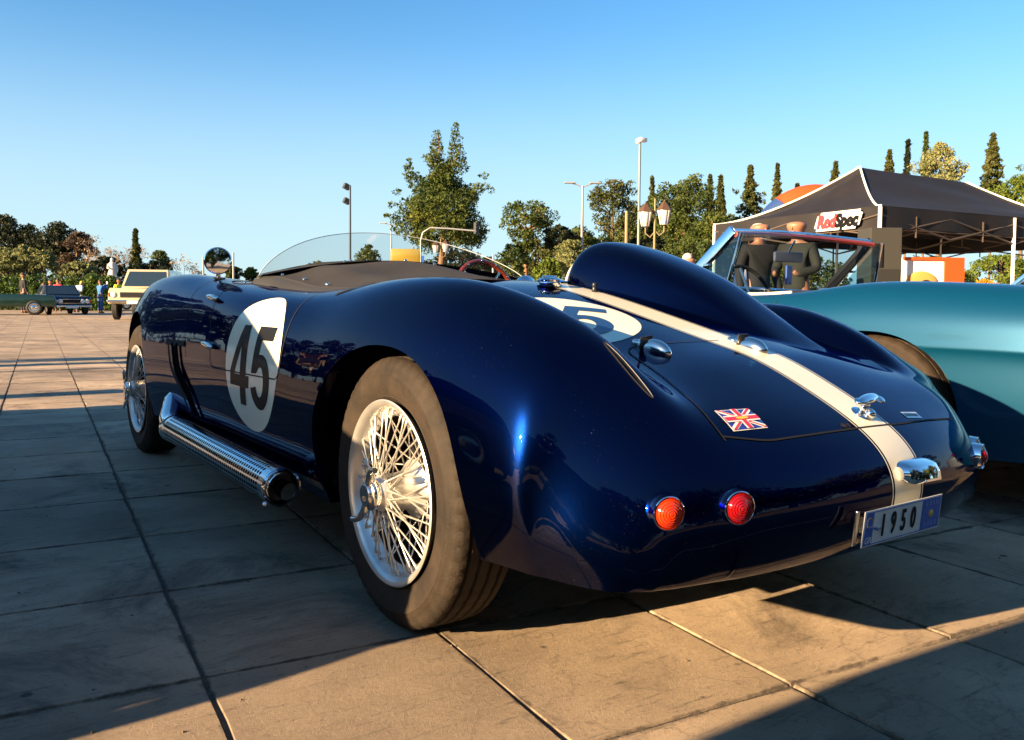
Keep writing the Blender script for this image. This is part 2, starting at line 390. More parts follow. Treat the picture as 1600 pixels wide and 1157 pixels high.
COCK = [lambda V: (((V[:, 0] / .50) ** 4 + ((V[:, 1] - .98) / .44) ** 4) < 1) & (V[:, 2] > .6)]
bvh = BVHTree.FromPolygons([Vector(v) for v in BV], BF)
V2, F2, border = cut_shell(BV, BF, ARCHES, COCK, bvh)
car = empty('racing_car', (0, 0, 0), 0, 'dark blue open racing car with cream stripe and number 45 roundels', 'racing car')
shell = mesh_obj('body', V2, F2, M['navy'], car)
def rolled_lip(o, sel, depth):
    bm = bmesh.new(); bm.from_mesh(o.data)
    es = [e for e in bm.edges if e.is_boundary and sel(e)]
    r = bmesh.ops.extrude_edge_only(bm, edges=es); vs = [v for v in r['geom'] if isinstance(v, bmesh.types.BMVert)]
    for v in vs: v.co += depth(v.co)
    r2 = bmesh.ops.extrude_edge_only(bm, edges=[e for e in r['geom'] if isinstance(e, bmesh.types.BMEdge) and e.is_boundary])
    bm.to_mesh(o.data); bm.free()
bvh = BVHTree.FromPolygons([Vector(v) for v in BV], BF)
# ------------------------------------------------------------------ surface helpers for the racing car
def near(p):
    l, n, i, d = bvh.find_nearest(Vector(p)); return l, n
def drop(o_, d):
    l, n, i, t = bvh.ray_cast(Vector(o_), Vector(d).normalized()); return (l, n) if l is not None else near(o_)
def ribbon(name, pts, width, mat, parent, off=.0012, step=.012, closed=False, prof=0.0):
    """narrow strip that follows the body surface"""
    P = [Vector(p) for p in pts]
    if closed: P.append(P[0])
    C_ = np.array([tuple(p) for p in P]); n = max(4, int(sum((P[i + 1] - P[i]).length for i in range(len(P) - 1)) / step))
    d = np.concatenate([[0], np.cumsum(np.linalg.norm(np.diff(C_, axis=0), axis=1))]); t = np.linspace(0, d[-1], n)
    Q = np.stack([np.interp(t, d, C_[:, k]) for k in range(3)], 1)
    for _ in range(3): Q[1:-1] = .25 * Q[:-2] + .5 * Q[1:-1] + .25 * Q[2:]
    V = []; 
    for i in range(n):
        l, nn = near(Q[i]); dd = Vector(Q[min(i + 1, n - 1)] - Q[max(i - 1, 0)]).normalized(); s = dd.cross(nn).normalized()
        V += [l + nn * (off - prof) + s * width / 2, l + nn * off, l + nn * (off - prof) - s * width / 2]
    Fc = []
    for i in range(n - 1):
        a = i * 3; b = a + 3; Fc += [(a, a + 1, b + 1, b), (a + 1, a + 2, b + 2, b + 1)]
    return mesh_obj(name, V, Fc, mat, parent)
def poly_bm(loops, cell):
    bm = bmesh.new(); es = []
    for lp in loops:
        vs = [bm.verts.new((x, y, 0)) for x, y in lp]
        es += [bm.edges.new((vs[i], vs[(i + 1) % len(vs)])) for i in range(len(vs))]
    bmesh.ops.triangle_fill(bm, use_beauty=True, edges=es)
    xs = [v.co.x for v in bm.verts]; ys = [v.co.y for v in bm.verts]
    for ax, lo, hi in ((0, min(xs), max(xs)), (1, min(ys), max(ys))):
        k = lo + cell
        while k < hi:
            nrm = (1, 0, 0) if ax == 0 else (0, 1, 0); co = (k, 0, 0) if ax == 0 else (0, k, 0)
            bmesh.ops.bisect_plane(bm, geom=bm.verts[:] + bm.edges[:] + bm.faces[:], plane_co=co, plane_no=nrm); k += cell
    return bm
def decal(name, loops, org, ux, uy, rayd, mat, parent, off=.0012, cell=.02, tree=None):
    """flat print laid on the surface: loops in metres in the frame (org, ux, uy), dropped along rayd"""
    bm = poly_bm(loops, cell); org, ux, uy, rayd = Vector(org), Vector(ux).normalized(), Vector(uy).normalized(), Vector(rayd).normalized()
    for v in bm.verts:
        p = org + ux * v.co.x + uy * v.co.y - rayd * .5
        l, n = drop(p, rayd); v.co = l + n * off
    bm.normal_update()
    for f in bm.faces:
        if f.normal.dot(rayd) > 0: f.normal_flip()
    return bm_obj(name, bm, mat, parent, True)
def circ(r, n=72, cx=0, cy=0): return [(cx + r * math.cos(2 * PI * k / n), cy + r * math.sin(2 * PI * k / n)) for k in range(n)]
def digit4(h, cx=0, cy=0, wf=1.0):
    o = [(.36, 0), (.56, 0), (.56, .22), (.67, .22), (.67, .37), (.56, .37), (.56, 1), (.34, 1), (0, .40), (0, .22), (.36, .22)]
    i_ = [(.36, .37), (.36, .74), (.15, .37)]
    return [[(cx + (x - .33) * h * wf, cy + (y - .5) * h) for x, y in l] for l in (o, i_)]
def digit5(h, cx=0, cy=0, wf=1.0):
    c = (.30, .33); A = [R(a) for a in range(112, -166, -12)]; B = [R(a) for a in range(-160, 146, 15)]
    o = [(.09, 1), (.57, 1), (.57, .83), (.245, .83), (.215, .64)] + [(c[0] + .31 * math.cos(a), c[1] + .33 * math.sin(a)) for a in A] + \
        [(c[0] + .125 * math.cos(a), c[1] + .18 * math.sin(a)) for a in B] + [(.175, .425), (.02, .42)]
    return [[(cx + (x - .31) * h * wf, cy + (y - .5) * h) for x, y in o]]
def text_bm(s, size, bold=0.0, align='CENTER', shear=0.0, xs=1.0, extrude=0.0):
    c = bpy.data.curves.new('t', 'FONT'); c.body = s; c.size = size; c.align_x = align; c.align_y = 'CENTER'; c.offset = bold; c.shear = shear
    c.extrude = extrude; c.resolution_u = 3
    o = bpy.data.objects.new('t', c); COL.objects.link(o); dg = bpy.context.evaluated_depsgraph_get(); dg.update()
    me = bpy.data.meshes.new_from_object(o.evaluated_get(dg)); bpy.data.objects.remove(o); bpy.data.curves.remove(c)
    bm = bmesh.new(); bm.from_mesh(me); bpy.data.meshes.remove(me)
    for v in bm.verts: v.co.x *= xs
    return bm
def frame(org, ux, uy):
    ux = Vector(ux).normalized(); uy = Vector(uy).normalized(); n = ux.cross(uy).normalized(); uy = n.cross(ux)
    return Matrix(((ux.x, uy.x, n.x, org[0]), (ux.y, uy.y, n.y, org[1]), (ux.z, uy.z, n.z, org[2]), (0, 0, 0, 1)))
def at_frame(bm, M_): bmesh.ops.transform(bm, matrix=M_, verts=bm.verts)

def ell(bm, c, r, seg=14): bmesh.ops.create_uvsphere(bm, u_segments=seg, v_segments=10, radius=1, matrix=Matrix.Translation(c) @ Matrix.Diagonal((r[0], r[1], r[2], 1)))
# rolled arch and cockpit edges
rolled_lip(shell, lambda e: all(abs(v.co.x) > .45 and v.co.z < .72 and v.co.z > .2 for v in e.verts) and (all(math.hypot(v.co.y, v.co.z - TR) < .46 for v in e.verts) or all(math.hypot(v.co.y - WB, v.co.z - TR - .01) < .46 for v in e.verts)),
           lambda c: Vector((.03 if c.x < 0 else -.03, 0, 0)))
shell.data.set_sharp_from_angle(angle=R(50))
# underbody and wheel wells
bm = bmesh.new()
add_box(bm, (0, 1.3, .33), (.86, 3.3, .30)); add_box(bm, (0, -.45, .285), (1.05, .34, .07)); add_box(bm, (0, 1.30, .26), (1.36, 1.72, .10)); add_box(bm, (0, 2.98, .32), (1.0, .25, .14))
bm_obj('underbody', bm, M['under'], car)
bm = bmesh.new()
add_box(bm, (0, .98, .42), (.98, .86, .04)); add_box(bm, (0, .545, .60), (.96, .03, .36)); add_box(bm, (0, 1.43, .60), (.96, .03, .4))
for s in (-1, 1): add_box(bm, (s * .49, .98, .6), (.03, .86, .34))
bm_obj('cockpit_lining', bm, M['under'], car)

# ---- headrest fairing behind the driver
HR = [(.545, .10, .785, .13), (.53, .135, .885, .14), (.49, .155, .928, .15), (.42, .16, .936, .16), (.30, .16, .912, .17), (.15, .16, .866, .175), (0, .142, .806, .170),
      (-.12, .122, .740, .155), (-.24, .100, .675, .14), (-.34, .078, .622, .12), (-.42, .075, .590, .12), (-.50, .05, .556, .10), (-.56, .03, .53, .08)]
def deckz(x, y):
    l, n = drop((x, y, 1.3), (0, 0, -1)); return l.z
rows = []
for (y, hw, zt, bw) in HR:
    xc_ = .325 - .02 * smooth01(.0, -.5, y); r = []
    zb_ = min(deckz(xc_ - bw, min(y, .38)), .775) - .02
    for t in np.linspace(0, PI, 15):
        c, s = math.cos(t), math.sin(t)
        wv = hw if s > .5 else hw + (bw - hw) * (1 - s / .5) ** 2
        r.append((xc_ - wv * math.copysign(abs(c) ** .75, c), y, zb_ + max(.004, zt - zb_) * s ** .85))
    rows.append(r)
HS = surf(np.array(rows), 90, 70, 2)
mesh_obj('headrest_fairing', HS.reshape(-1, 3), grid_faces(90, 70, True), M['navy'], car)
# padded front face and its bright edge
edge = [Vector(p) for p in HS[0]]
arc = [Vector(p) for p in HS[8]]
V = [tuple(p + Vector((0, .012, 0))) for p in arc] + [(.325, .55, .80)]
mesh_obj('headrest_pad', V + [tuple(Vector(v) + Vector((0, -.03, 0))) for v in V], [(i, i + 1, len(arc)) for i in range(len(arc) - 1)] + [(i + len(V), i + 1 + len(V), i + 1, i) for i in range(len(arc) - 1)], M['leather'], car)
tube('headrest_trim', [p + Vector((0, .004, 0)) for p in arc[2:-2]], .007, M['leather'], car, 8)

# ---- cream stripe over the tail
def surf_at_x(x, i):
    row = S[i]; xs = row[:, 0]; j = int(np.searchsorted(xs, x)); j = max(1, min(len(xs) - 1, j)); a = (x - xs[j - 1]) / (xs[j] - xs[j - 1])
    return Vector(row[j - 1] * (1 - a) + row[j] * a)
rows_i = [i for i in range(NU) if S[i][NV // 2][1] < .36 and not (S[i][NV // 2][1] > -.9 and S[i][NV // 2][2] < .345)]
def stripe(name, x0, x1, off, mat, n=7):
    V = []; xs = np.linspace(x0, x1, n)
    for i in rows_i:
        for x in xs:
            p = surf_at_x(x, i); _, nn = near(p); V.append(p + nn * off)
    return mesh_obj(name, V, grid_faces(len(rows_i), n, True), mat, car)
stripe('stripe', -.050, .050, .0011, M['cream'], 11)
for x in (-.0585, .0555): stripe('stripe_edge_line', x, x + .003, .0011, M['cream'], 2)

# ---- roundels with 45
rd = (1, 0, -.12); uy_ = Vector((.12, 0, .99))
door = (-.775, .835, .545)
decal('door_roundel', [[(x_ * 1.16, y_) for x_, y_ in circ(.205)]], door, (0, -1, 0), uy_, rd, M['cream'], car, .0010)
for k, (fn, cx_) in enumerate(((digit4, -.095), (digit5, .095))):
    decal('door_number', fn(.245, cx_, -.01, 1.08), door, (0, -1, 0), uy_, rd, M['black'], car, .0020, .015)
dk = (-.300, -.045, .7)
ux_, uy2 = Vector((.80, -.60, 0)), Vector((.60, .80, 0))
decal('deck_roundel', [circ(.215)], dk, (1, 0, 0), (0, 1, 0), (0, 0, -1), M['cream'], car, .0010)
for fn, cx_ in ((digit4, -.085), (digit5, .078)):
    decal('deck_number', fn(.25, cx_, .0, .88), dk, ux_, uy2, (0, 0, -1), M['numblue'], car, .0020, .015)

# ---- panel gaps
def seam(pts, w_=.004): return ribbon('panel_gap', pts, w_, M['seam'], car, .0014)
seam([(-.02, -.325, .64), (-.20, -.318, .645), (-.285, -.305, .636), (-.315, -.335, .628), (-.345, -.42, .61), (-.395, -.57, .567), (-.413, -.66, .52), (-.417, -.705, .495)])
seam([(-.415, -.695, .499), (-.32, -.719, .486), (-.2, -.724, .487), (-.09, -.726, .49), (.1, -.72, .487), (.28, -.698, .481), (.37, -.684, .475)], .0045)
seam([(-.60, 1.72, .82), (-.64, 1.71, .805), (-.70, 1.69, .75), (-.737, 1.67, .704), (-.763, 1.63, .613), (-.778, 1.60, .52)])
seam([(-.778, 1.60, .565), (-.778, 1.9, .565)])
seam([(-.60, .665, .765), (-.672, .63, .726), (-.723, .605, .67), (-.75, .593, .613), (-.768, .588, .547), (-.773, .598, .512), (-.776, .75, .510), (-.777, 1.0, .507), (-.776, 1.24, .505), (-.775, 1.26, .53), (-.74, 1.30, .66), (-.70, 1.34, .72), (-.62, 1.40, .775)])
ribbon('wing_slot', [(-.60, .33, .79), (-.63, .40, .775), (-.655, .47, .755)], .022, M['seam'], car, .0014)
bm = bmesh.new()
P_ = [(-.535, -.50, .65), (-.52, -.56, .615), (-.51, -.62, .57)]
loop = []
for k in range(24):
    t = 2 * PI * k / 24; a = (1 - math.cos(t)) / 2; q = Vector(P_[0]).lerp(Vector(P_[2]), a); q.x += .007 * math.sin(t); l, n = near(q); loop.append(l + n * .001)
tube('slot_bezel', loop, .0014, M['darkmetal'], car, 6, True)
ribbon('slot_opening', P_, .008, M['seam'], car, .0012)

# ---- side vent, handles, oval cover
def patch(name, pts, mat, off):
    V = [near(p)[0] + near(p)[1] * off for p in pts]; return mesh_obj(name, V, [tuple(range(len(V)))], mat, car, False)
# vent: an inset panel (two ribbed flutes) behind the front wheel
for k, (y0, y1) in enumerate(((1.875, 1.70), (1.80, 1.62), (1.72, 1.545))):
    ribbon('vent_flute', [(-.78, y0, .56), (-.78, y0 - .05, .47), (-.775, y1 - .03, .38), (-.765, y1 - .08, .30)], .035, [M['seam'], M['navy'], M['navy']][k], car, .003 + .004 * k, prof=.004)
ribbon('vent_top', [(-.778, 1.90, .562), (-.775, 1.62, .566)], .022, M['seam'], car, .004)
bm = bmesh.new()
for (c_, l_) in (((-.770, 1.27, .577), .14), ((-.735, 1.36, .735), .15)):
    l, n = near(c_); pts = []
    for t in np.linspace(-1, 1, 11):
        q, nn = near((c_[0], c_[1] + t * l_ / 2, c_[2] + t * .006)); pts.append(q + nn * .011)
    tube('door_pull', pts, [.012 * math.sqrt(max(.02, 1 - (t * .93) ** 2)) * (1.0 if t < 0 else .85) for t in np.linspace(-1, 1, 11)], M['oldchrome'], car, 10)
l, n = near((-.56, 1.50, .83)); loop = []
for k in range(28):
    t = 2 * PI * k / 28; q, nn = near((-.60 + .035 * math.cos(t), 1.46 + .11 * math.sin(t), .82)); loop.append(q + nn * .0012)
tube('oval_cover_gap', loop, .0016, M['seam'], car, 5, True)
for y_ in (1.46,): 
    q, nn = near((-.60, y_, .82)); bmv = bmesh.new(); bmesh.ops.create_uvsphere(bmv, u_segments=10, v_segments=6, radius=.006, matrix=Matrix.Translation(q)); bm_obj('screw', bmv, M['chrome'], car, True)

# ---- union flag sticker
fo = Vector((-.335, -.667, .52)); fux = Vector((1, -.06, 0)); fuy = Vector((.08, .82, .47))
def fl(x0, y0, x1, y1): return [(x0, y0), (x1, y0), (x1, y1), (x0, y1)]
W_, H_ = .084, .056
def clipdiag(sx, sy, wd, o_=0):
    # band from centre to a corner, clipped to the flag
    L_ = math.hypot(W_ / 2, H_ / 2); ang = math.atan2(sy * H_, sx * W_); nx, ny = -math.sin(ang), math.cos(ang); dx, dy = math.cos(ang), math.sin(ang)
    pts = [(nx * (o_ - wd / 2), ny * (o_ - wd / 2)), (dx * 1.3 * L_ + nx * (o_ - wd / 2), dy * 1.3 * L_ + ny * (o_ - wd / 2)), (dx * 1.3 * L_ + nx * (o_ + wd / 2), dy * 1.3 * L_ + ny * (o_ + wd / 2)), (nx * (o_ + wd / 2), ny * (o_ + wd / 2))]
    for (ax, sg, lim) in ((0, 1, W_ / 2), (0, -1, W_ / 2), (1, 1, H_ / 2), (1, -1, H_ / 2)):
        out = []
        for i in range(len(pts)):
            a, b = pts[i], pts[(i + 1) % len(pts)]; ia, ib = sg * a[ax] <= lim, sg * b[ax] <= lim
            if ia: out.append(a)
            if ia != ib:
                t = (sg * lim - a[ax]) / (b[ax] - a[ax]); out.append((a[0] + (b[0] - a[0]) * t, a[1] + (b[1] - a[1]) * t))
        pts = out
    return pts
def fdec(nm, loops, mt, off): return decal(nm, loops, fo, fux, fuy, (0, .47, -.85), mt, flag_root, off, .02)
flag_root = decal('flag_sticker', [fl(-W_ / 2 - .002, -H_ / 2 - .002, W_ / 2 + .002, H_ / 2 + .002)], fo, fux, fuy, (0, .47, -.85), M['white'], car, .0012, .02)
fdec('flag_field', [fl(-W_ / 2, -H_ / 2, W_ / 2, H_ / 2)], M['flag_blue'], .0018)
for sx in (-1, 1):
    for sy in (-1, 1):
        fdec('flag_saltire', [clipdiag(sx, sy, .011)], M['white'], .0024)
        fdec('flag_saltire', [clipdiag(sx, sy, .004, .0015 * (1 if sx * sy > 0 else -1))], M['flag_red'], .0030)
fdec('flag_cross', [fl(-W_ / 2, -.0085, W_ / 2, .0085)], M['white'], .0036); fdec('flag_cross', [fl(-.0085, -H_ / 2, .0085, H_ / 2)], M['white'], .0036)
fdec('flag_cross', [fl(-W_ / 2, -.005, W_ / 2, .005)], M['flag_red'], .0042); fdec('flag_cross', [fl(-.005, -H_ / 2, .005, H_ / 2)], M['flag_red'], .0042)
fdec('flag_emblem', [[(.016 * math.cos(a), .004 * math.sin(a)) for a in np.linspace(0, 2 * PI, 17)[:-1]]], M['gold'], .0048)
decal('small_sticker', [fl(-.032, -.010, .032, .010)], (.187, -.693, .495), (1, .0, 0), (0, .8, .5), (0, .5, -.85), M['white'], car, .0012, .02)
for k in range(5): decal('sticker_print', [fl(-.026 + k * .0105, -.004, -.019 + k * .0105, .004)], (.187, -.693, .495), (1, 0, 0), (0, .8, .5), (0, .5, -.85), M['darkmetal'], car, .0018, .02)

# ---- deck hinges: aerofoil shaped blocks
def hinge(c, name='lid_hinge'):
    q, nn = near(c); bm = bmesh.new()
    ell(bm, (0, -.012, .002), (.019, .044, .025), 20); ell(bm, (0, .030, .003), (.013, .018, .017), 14); ell(bm, (0, .050, .003), (.009, .016, .010), 12)
    bmesh.ops.bisect_plane(bm, geom=bm.verts[:] + bm.edges[:] + bm.faces[:], plane_co=(0, 0, -.003), plane_no=(0, 0, -1), clear_outer=True)
    yv = Vector((0, 1, 0)); uyv = (yv - nn * yv.dot(nn)).normalized(); uxv = uyv.cross(nn)
    Mx = Matrix(((uxv.x, uyv.x, nn.x, q.x), (uxv.y, uyv.y, nn.y, q.y), (uxv.z, uyv.z, nn.z, q.z), (0, 0, 0, 1)))
    bm2 = bmesh.new(); add_box(bm2, (0, .022, .012), (.034, .003, .030), None, .0); at_frame(bm2, Mx)
    at_frame(bm, Mx); h = bm_obj(name, bm, M['oldchrome'], car, True); bm_obj('hinge_joint', bm2, M['darkmetal'], h); return h
hinge((-.252, -.345, .63)); hinge((.018, -.385, .63))
# lid handle: a T shaped chrome pull on an oval foot
q, nn = near((.008, -.690, .51)); ym = (Vector((0, 1, 0)) - nn * nn.y).normalized()
MH = Matrix(((1, ym.x, nn.x, q.x), (0, ym.y, nn.y, q.y), (0, ym.z, nn.z, q.z), (0, 0, 0, 1)))
bm = bmesh.new()
ell(bm, (0, 0, .002), (.024, .024, .006)); add_tube(bm, [(0, 0, 0), (0, .003, .018), (0, .004, .032)], [.012, .009, .010], 12)
ell(bm, (.0, .004, .036), (.045, .013, .008)); ell(bm, (.038, -.006, .034), (.012, .012, .005)); ell(bm, (-.034, .008, .034), (.012, .010, .006))
ell(bm, (.0, -.014, .012), (.010, .012, .010))
at_frame(bm, MH @ Matrix.Rotation(R(12), 4, 'Z')); lid_handle = bm_obj('lid_handle', bm, M['chrome'], car, True)
# fuel cap
q, nn = near((-.055, .30, .77)); MC = frame(q, (1, 0, 0), (0, 1, 0))
lathe('fuel_cap', [(0, .036), (.004, .038), (.007, .033), (.010, .030), (.013, .035), (.019, .036), (.024, .030), (.027, .018), (.028, .001)], 28, M['chrome'], car, 'z', q)
bm = bmesh.new(); add_box(bm, (.042, -.01, .012), (.03, .014, .012), None, .003); add_box(bm, (.0, .0, .029), (.05, .01, .006), None, .003)
o = bm_obj('fuel_cap_catch', bm, M['chrome'], car); o.location = q
q, nn = near((.035, .20, .76)); bm = bmesh.new(); add_tube(bm, [(0, 0, 0), (0, 0, .02)], [.009, .006], 8); ell(bm, (0, 0, .022), (.008, .008, .007)); o = bm_obj('deck_stud', bm, M['darkmetal'], car, True); o.location = q

# ---- number plate
PO = Vector((-.050, -.822, .327)); pux = Vector((1, .045, -.01)).normalized(); puy = Vector((0, -.10, 1)).normalized()
PM = frame(PO, pux, puy)
PWd, PHt = .280, .068
bm = bmesh.new(); add_box(bm, (0, 0, 0), (PWd, PHt, .002), None, .0006); at_frame(bm, PM); plate = bm_obj('number_plate', bm, M['plate_white'], car)
def pl(nm, x0, y0, x1, y1, mt, z=.0016):
    bm = bmesh.new(); add_box(bm, ((x0 + x1) / 2, (y0 + y1) / 2, z), (x1 - x0, y1 - y0, .0006)); at_frame(bm, PM); return bm_obj(nm, bm, mt, plate)
pl('plate_band', -PWd / 2 + .004, -PHt / 2 + .003, -PWd / 2 + .030, PHt / 2 - .003, M['plate_blue'])
pl('plate_band', PWd / 2 - .075, -PHt / 2 + .003, PWd / 2 - .004, PHt / 2 - .003, M['plate_blue'])
pl('plate_border', -PWd / 2 + .030, PHt / 2 - .0045, PWd / 2 - .075, PHt / 2 - .003, M['plate_blue']); pl('plate_border', -PWd / 2 + .030, -PHt / 2 + .003, PWd / 2 - .075, -PHt / 2 + .0045, M['plate_blue'])
bm = text_bm('GR', .017, .0003); at_frame(bm, PM @ Matrix.Translation((-PWd / 2 + .017, -.022, .0026))); bm_obj('plate_letters', bm, M['plate_white'], plate)
for k in range(12):
    t = 2 * PI * k / 12; bm = bmesh.new(); add_box(bm, (-PWd / 2 + .017 + .009 * math.cos(t), .012 + .009 * math.sin(t), .0024), (.0022, .0022, .0006)); at_frame(bm, PM); bm_obj('plate_star', bm, M['gold'], plate)
for k, ch in enumerate('1950'):
    bm = text_bm(ch, .058, .0012, xs=.62, extrude=.0006); at_frame(bm, PM @ Matrix.Translation((-.076 + k * .036, -.0005, .0026))); bm_obj('plate_number', bm, M['black'], plate)
bm = text_bm('· · · · · · · · · · · ·', .012); at_frame(bm, PM @ Matrix.Translation((-.035, -.0275, .0024))); bm_obj('plate_small_print', bm, M['plate_blue'], plate)
bm = bmesh.new(); ell(bm, (PWd / 2 - .040, .0, .002), (.008, .008, .003)); at_frame(bm, PM); bm_obj('plate_emblem', bm, M['gold'], plate, True)
for x_, y_, s_ in ((PWd / 2 - .040, .022, .012), (PWd / 2 - .040, -.020, .012)):
    for k in range(4):
        bm = bmesh.new(); add_box(bm, (x_ - .02 + k * .013, y_, .0024), (.007, .009, .0005)); at_frame(bm, PM); bm_obj('plate_band_print', bm, pmat('faded_blue', (.12, .22, .5), .5) if 'fb' not in M else M['fb'], plate)
        M['fb'] = bpy.data.materials['faded_blue']
bm = bmesh.new(); add_tube(bm, [(-PWd / 2 + .036, .0, .0), (-PWd / 2 + .036, .0, .012)], .0045, 10); at_frame(bm, PM); bm_obj('plate_screw', bm, M['chrome'], plate, True, 40)
bm = bmesh.new(); add_box(bm, (-PWd / 2 - .004, 0, -.012), (.010, PHt * .96, .004), None, .001); add_box(bm, (0, 0, -.014), (PWd * .8, .03, .02)); at_frame(bm, PM); bm_obj('plate_bracket_glint', bm, M['oldchrome'], car)  # narrow edge strip imitates a thin reflection; the box behind is the mount

# ---- plate lamp: chrome housing above the plate
q, nn = near((.022, -.79, .408)); bm = bmesh.new()
prof = [(-.052, .010, .016), (-.046, .020, .022), (-.036, .026, .026), (-.012, .030, .028), (.030, .030, .028), (.046, .026, .026), (.050, .018, .020)]
rowsL = []
for (x_, d_, h_) in prof:
    rowsL.append([(x_, .004, -h_ * .75), (x_, -d_ * .8, -h_ * .72), (x_, -d_ * 1.15, -h_ * .35), (x_, -d_ * 1.05, h_ * .12), (x_, -d_ * .75, h_ * .55), (x_, -d_ * .2, h_ * .78), (x_, .012, h_ * .80)])
rowsL = np.array(rowsL); vs = [bm.verts.new(Vector(p) + q + Vector((0, -.004, 0))) for p in rowsL.reshape(-1, 3)]
for f in grid_faces(len(prof), 7, False): bm.faces.new([vs[i] for i in f])
bm.faces.new(vs[:7]); bm.faces.new(vs[-7:][::-1]); bmesh.ops.recalc_face_normals(bm, faces=bm.faces)
lamp_h = bm_obj('plate_lamp', bm, M['chrome'], car, True, 28)
ribbon_pts = [Vector((x_, 0, 0)) for x_ in (-.01, .04)]
bm = bmesh.new(); add_box(bm, q + Vector((.018, -.034, -.008)), (.052, .004, .018), Matrix.Rotation(R(-8), 3, 'X'), .001); bm_obj('lamp_window', bm, M['chrome'], lamp_h)

# ---- tail lamps
def tail_lamp(pos, lens, ax=(-.10, -1, .02), lab=None):
    ax = Vector(ax).normalized(); up = Vector((0, 0, 1)); ux = ax.cross(up).normalized(); Mx = frame(pos, ux, up)
    # local +z of frame = ux x up ; ensure it equals outward axis
    if (Mx.to_3x3() @ Vector((0, 0, 1))).dot(ax) < 0: Mx = frame(pos, -ux, up)
    def place(o):
        o.matrix_local = Mx; return o
    bz = place(lathe('tail_lamp', [(-.03, .0285), (.000, .0295), (.006, .0305), (.009, .0300), (.012, .0295), (.019, .0292), (.0225, .0290), (.0235, .0275), (.022, .0262), (.018, .0255), (.012, .025)], 40, M['chrome'], car, 'z'))
    pr_ = []
    for k in range(12):
        r = .0255 * (1 - k / 12); z = .020 + .012 * (1 - (r / .0255) ** 2) + (.0009 if k % 2 else -.0003); pr_.append((z, r))
    pr_.append((.0325, .0004))
    ln = lathe('lens', pr_, 40, lens, bz, 'z', angle=12)
    rf = lathe('reflector', [(.010, .0255), (.004, .015), (.003, .001)], 24, M['chrome'], bz, 'z')
    if lab: bz['label'] = lab
    return bz
def rear_pt(x, z):
    l, n = drop((x, -2, z), (0, 1, 0)); return l
for (x_, z_, mt, lb) in ((-.565, .388, 'orange_lens', 'amber round lamp'), (-.452, .393, 'red_lens', 'red round lamp'), (.42, .388, 'red_lens', 'red round lamp'), (.515, .388, 'orange_lens', 'amber round lamp')):
    p = rear_pt(x_, z_); tail_lamp(p + Vector((0, .010, 0)), M[mt], (-.30 if x_ < 0 else .30, -1, .02), lb)

# ---- wing mirror, gilded rear view mirror
q, nn = near((-.615, 1.74, .82)); C0 = q + Vector((-.005, -.005, .072))
bm = bmesh.new(); ell(bm, (0, .012, 0), (.052, .040, .052), 28)
bmesh.ops.bisect_plane(bm, geom=bm.verts[:] + bm.edges[:] + bm.faces[:], plane_co=(0, -.004, 0), plane_no=(0, -1, 0), clear_outer=True)
at_frame(bm, Matrix.Translation(C0) @ Matrix.Rotation(R(-16), 4, 'Z')); wm_ = bm_obj('wing_mirror', bm, M['chrome'], car, True)
o = lathe('mirror_glass', [(-.006, .0005), (-.0055, .03), (-.004, .050), (0, .054), (.006, .053)], 36, M['chrome'], wm_, 'y'); o.location = C0; o.rotation_euler = (0, 0, R(-16))
bm = bmesh.new(); add_tube(bm, [q + Vector((0, .01, -.01)), q + Vector((0, .008, .02)), C0 + Vector((0, .012, -.04))], [.012, .009, .009], 10); add_box(bm, q + Vector((.0, .0, .003)), (.045, .02, .008), None, .002)
bm_obj('mirror_stalk', bm, M['oldchrome'], wm_, True, 40)

# ---- windscreen: wrap-around perspex
def scr(t, s):
    # t 0..1 left to right, s 0..1 base to top
    a = -1 + 2 * t; x = .60 * a + .02; y = 1.66 - .30 * abs(a) ** 2.2
    zb_ = .90 - .088 * abs(a) ** 1.8
    prof_ = (1 - abs(a) ** 2.6) ** .62
    zt_ = zb_ + .004 + .118 * prof_
    return Vector((x, y - .055 * s * prof_, zb_ + (zt_ - zb_) * s))
V = [scr(t, s) for t in np.linspace(0, 1, 61) for s in np.linspace(0, 1, 6)]
wsn = mesh_obj('windscreen', V, grid_faces(61, 6), M['screen'], car)
tube('windscreen_edge', [scr(t, 1) for t in np.linspace(0.002, .998, 80)], .0017, pmat('perspex_edge', (.5, .55, .58), .15), wsn, 6)
bm = bmesh.new(); pts = [scr(t, 0) + Vector((0, -.008, -.004)) for t in np.linspace(0, 1, 41)]
add_tube(bm, pts, .013, 6); bm_obj('windscreen_rubber', bm, M['rubberblack'], wsn, True)
q = scr(.55, 0) + Vector((.035, -.10, 0)); C1 = Vector((.10, 1.52, .925))
bm = bmesh.new(); add_box(bm, C1, (.125, .022, .062), Matrix.Rotation(R(-25), 3, 'Z') @ Matrix.Rotation(R(-9), 3, 'X'), .010); gm = bm_obj('rear_view_mirror', bm, M['brass'], car, True, 50)
bm = bmesh.new(); add_tube(bm, [C1 + Vector((-.01, .01, -.10)), C1 + Vector((0, .008, -.03))], .006, 8); bm_obj('mirror_stalk', bm, M['chrome'], gm, True)

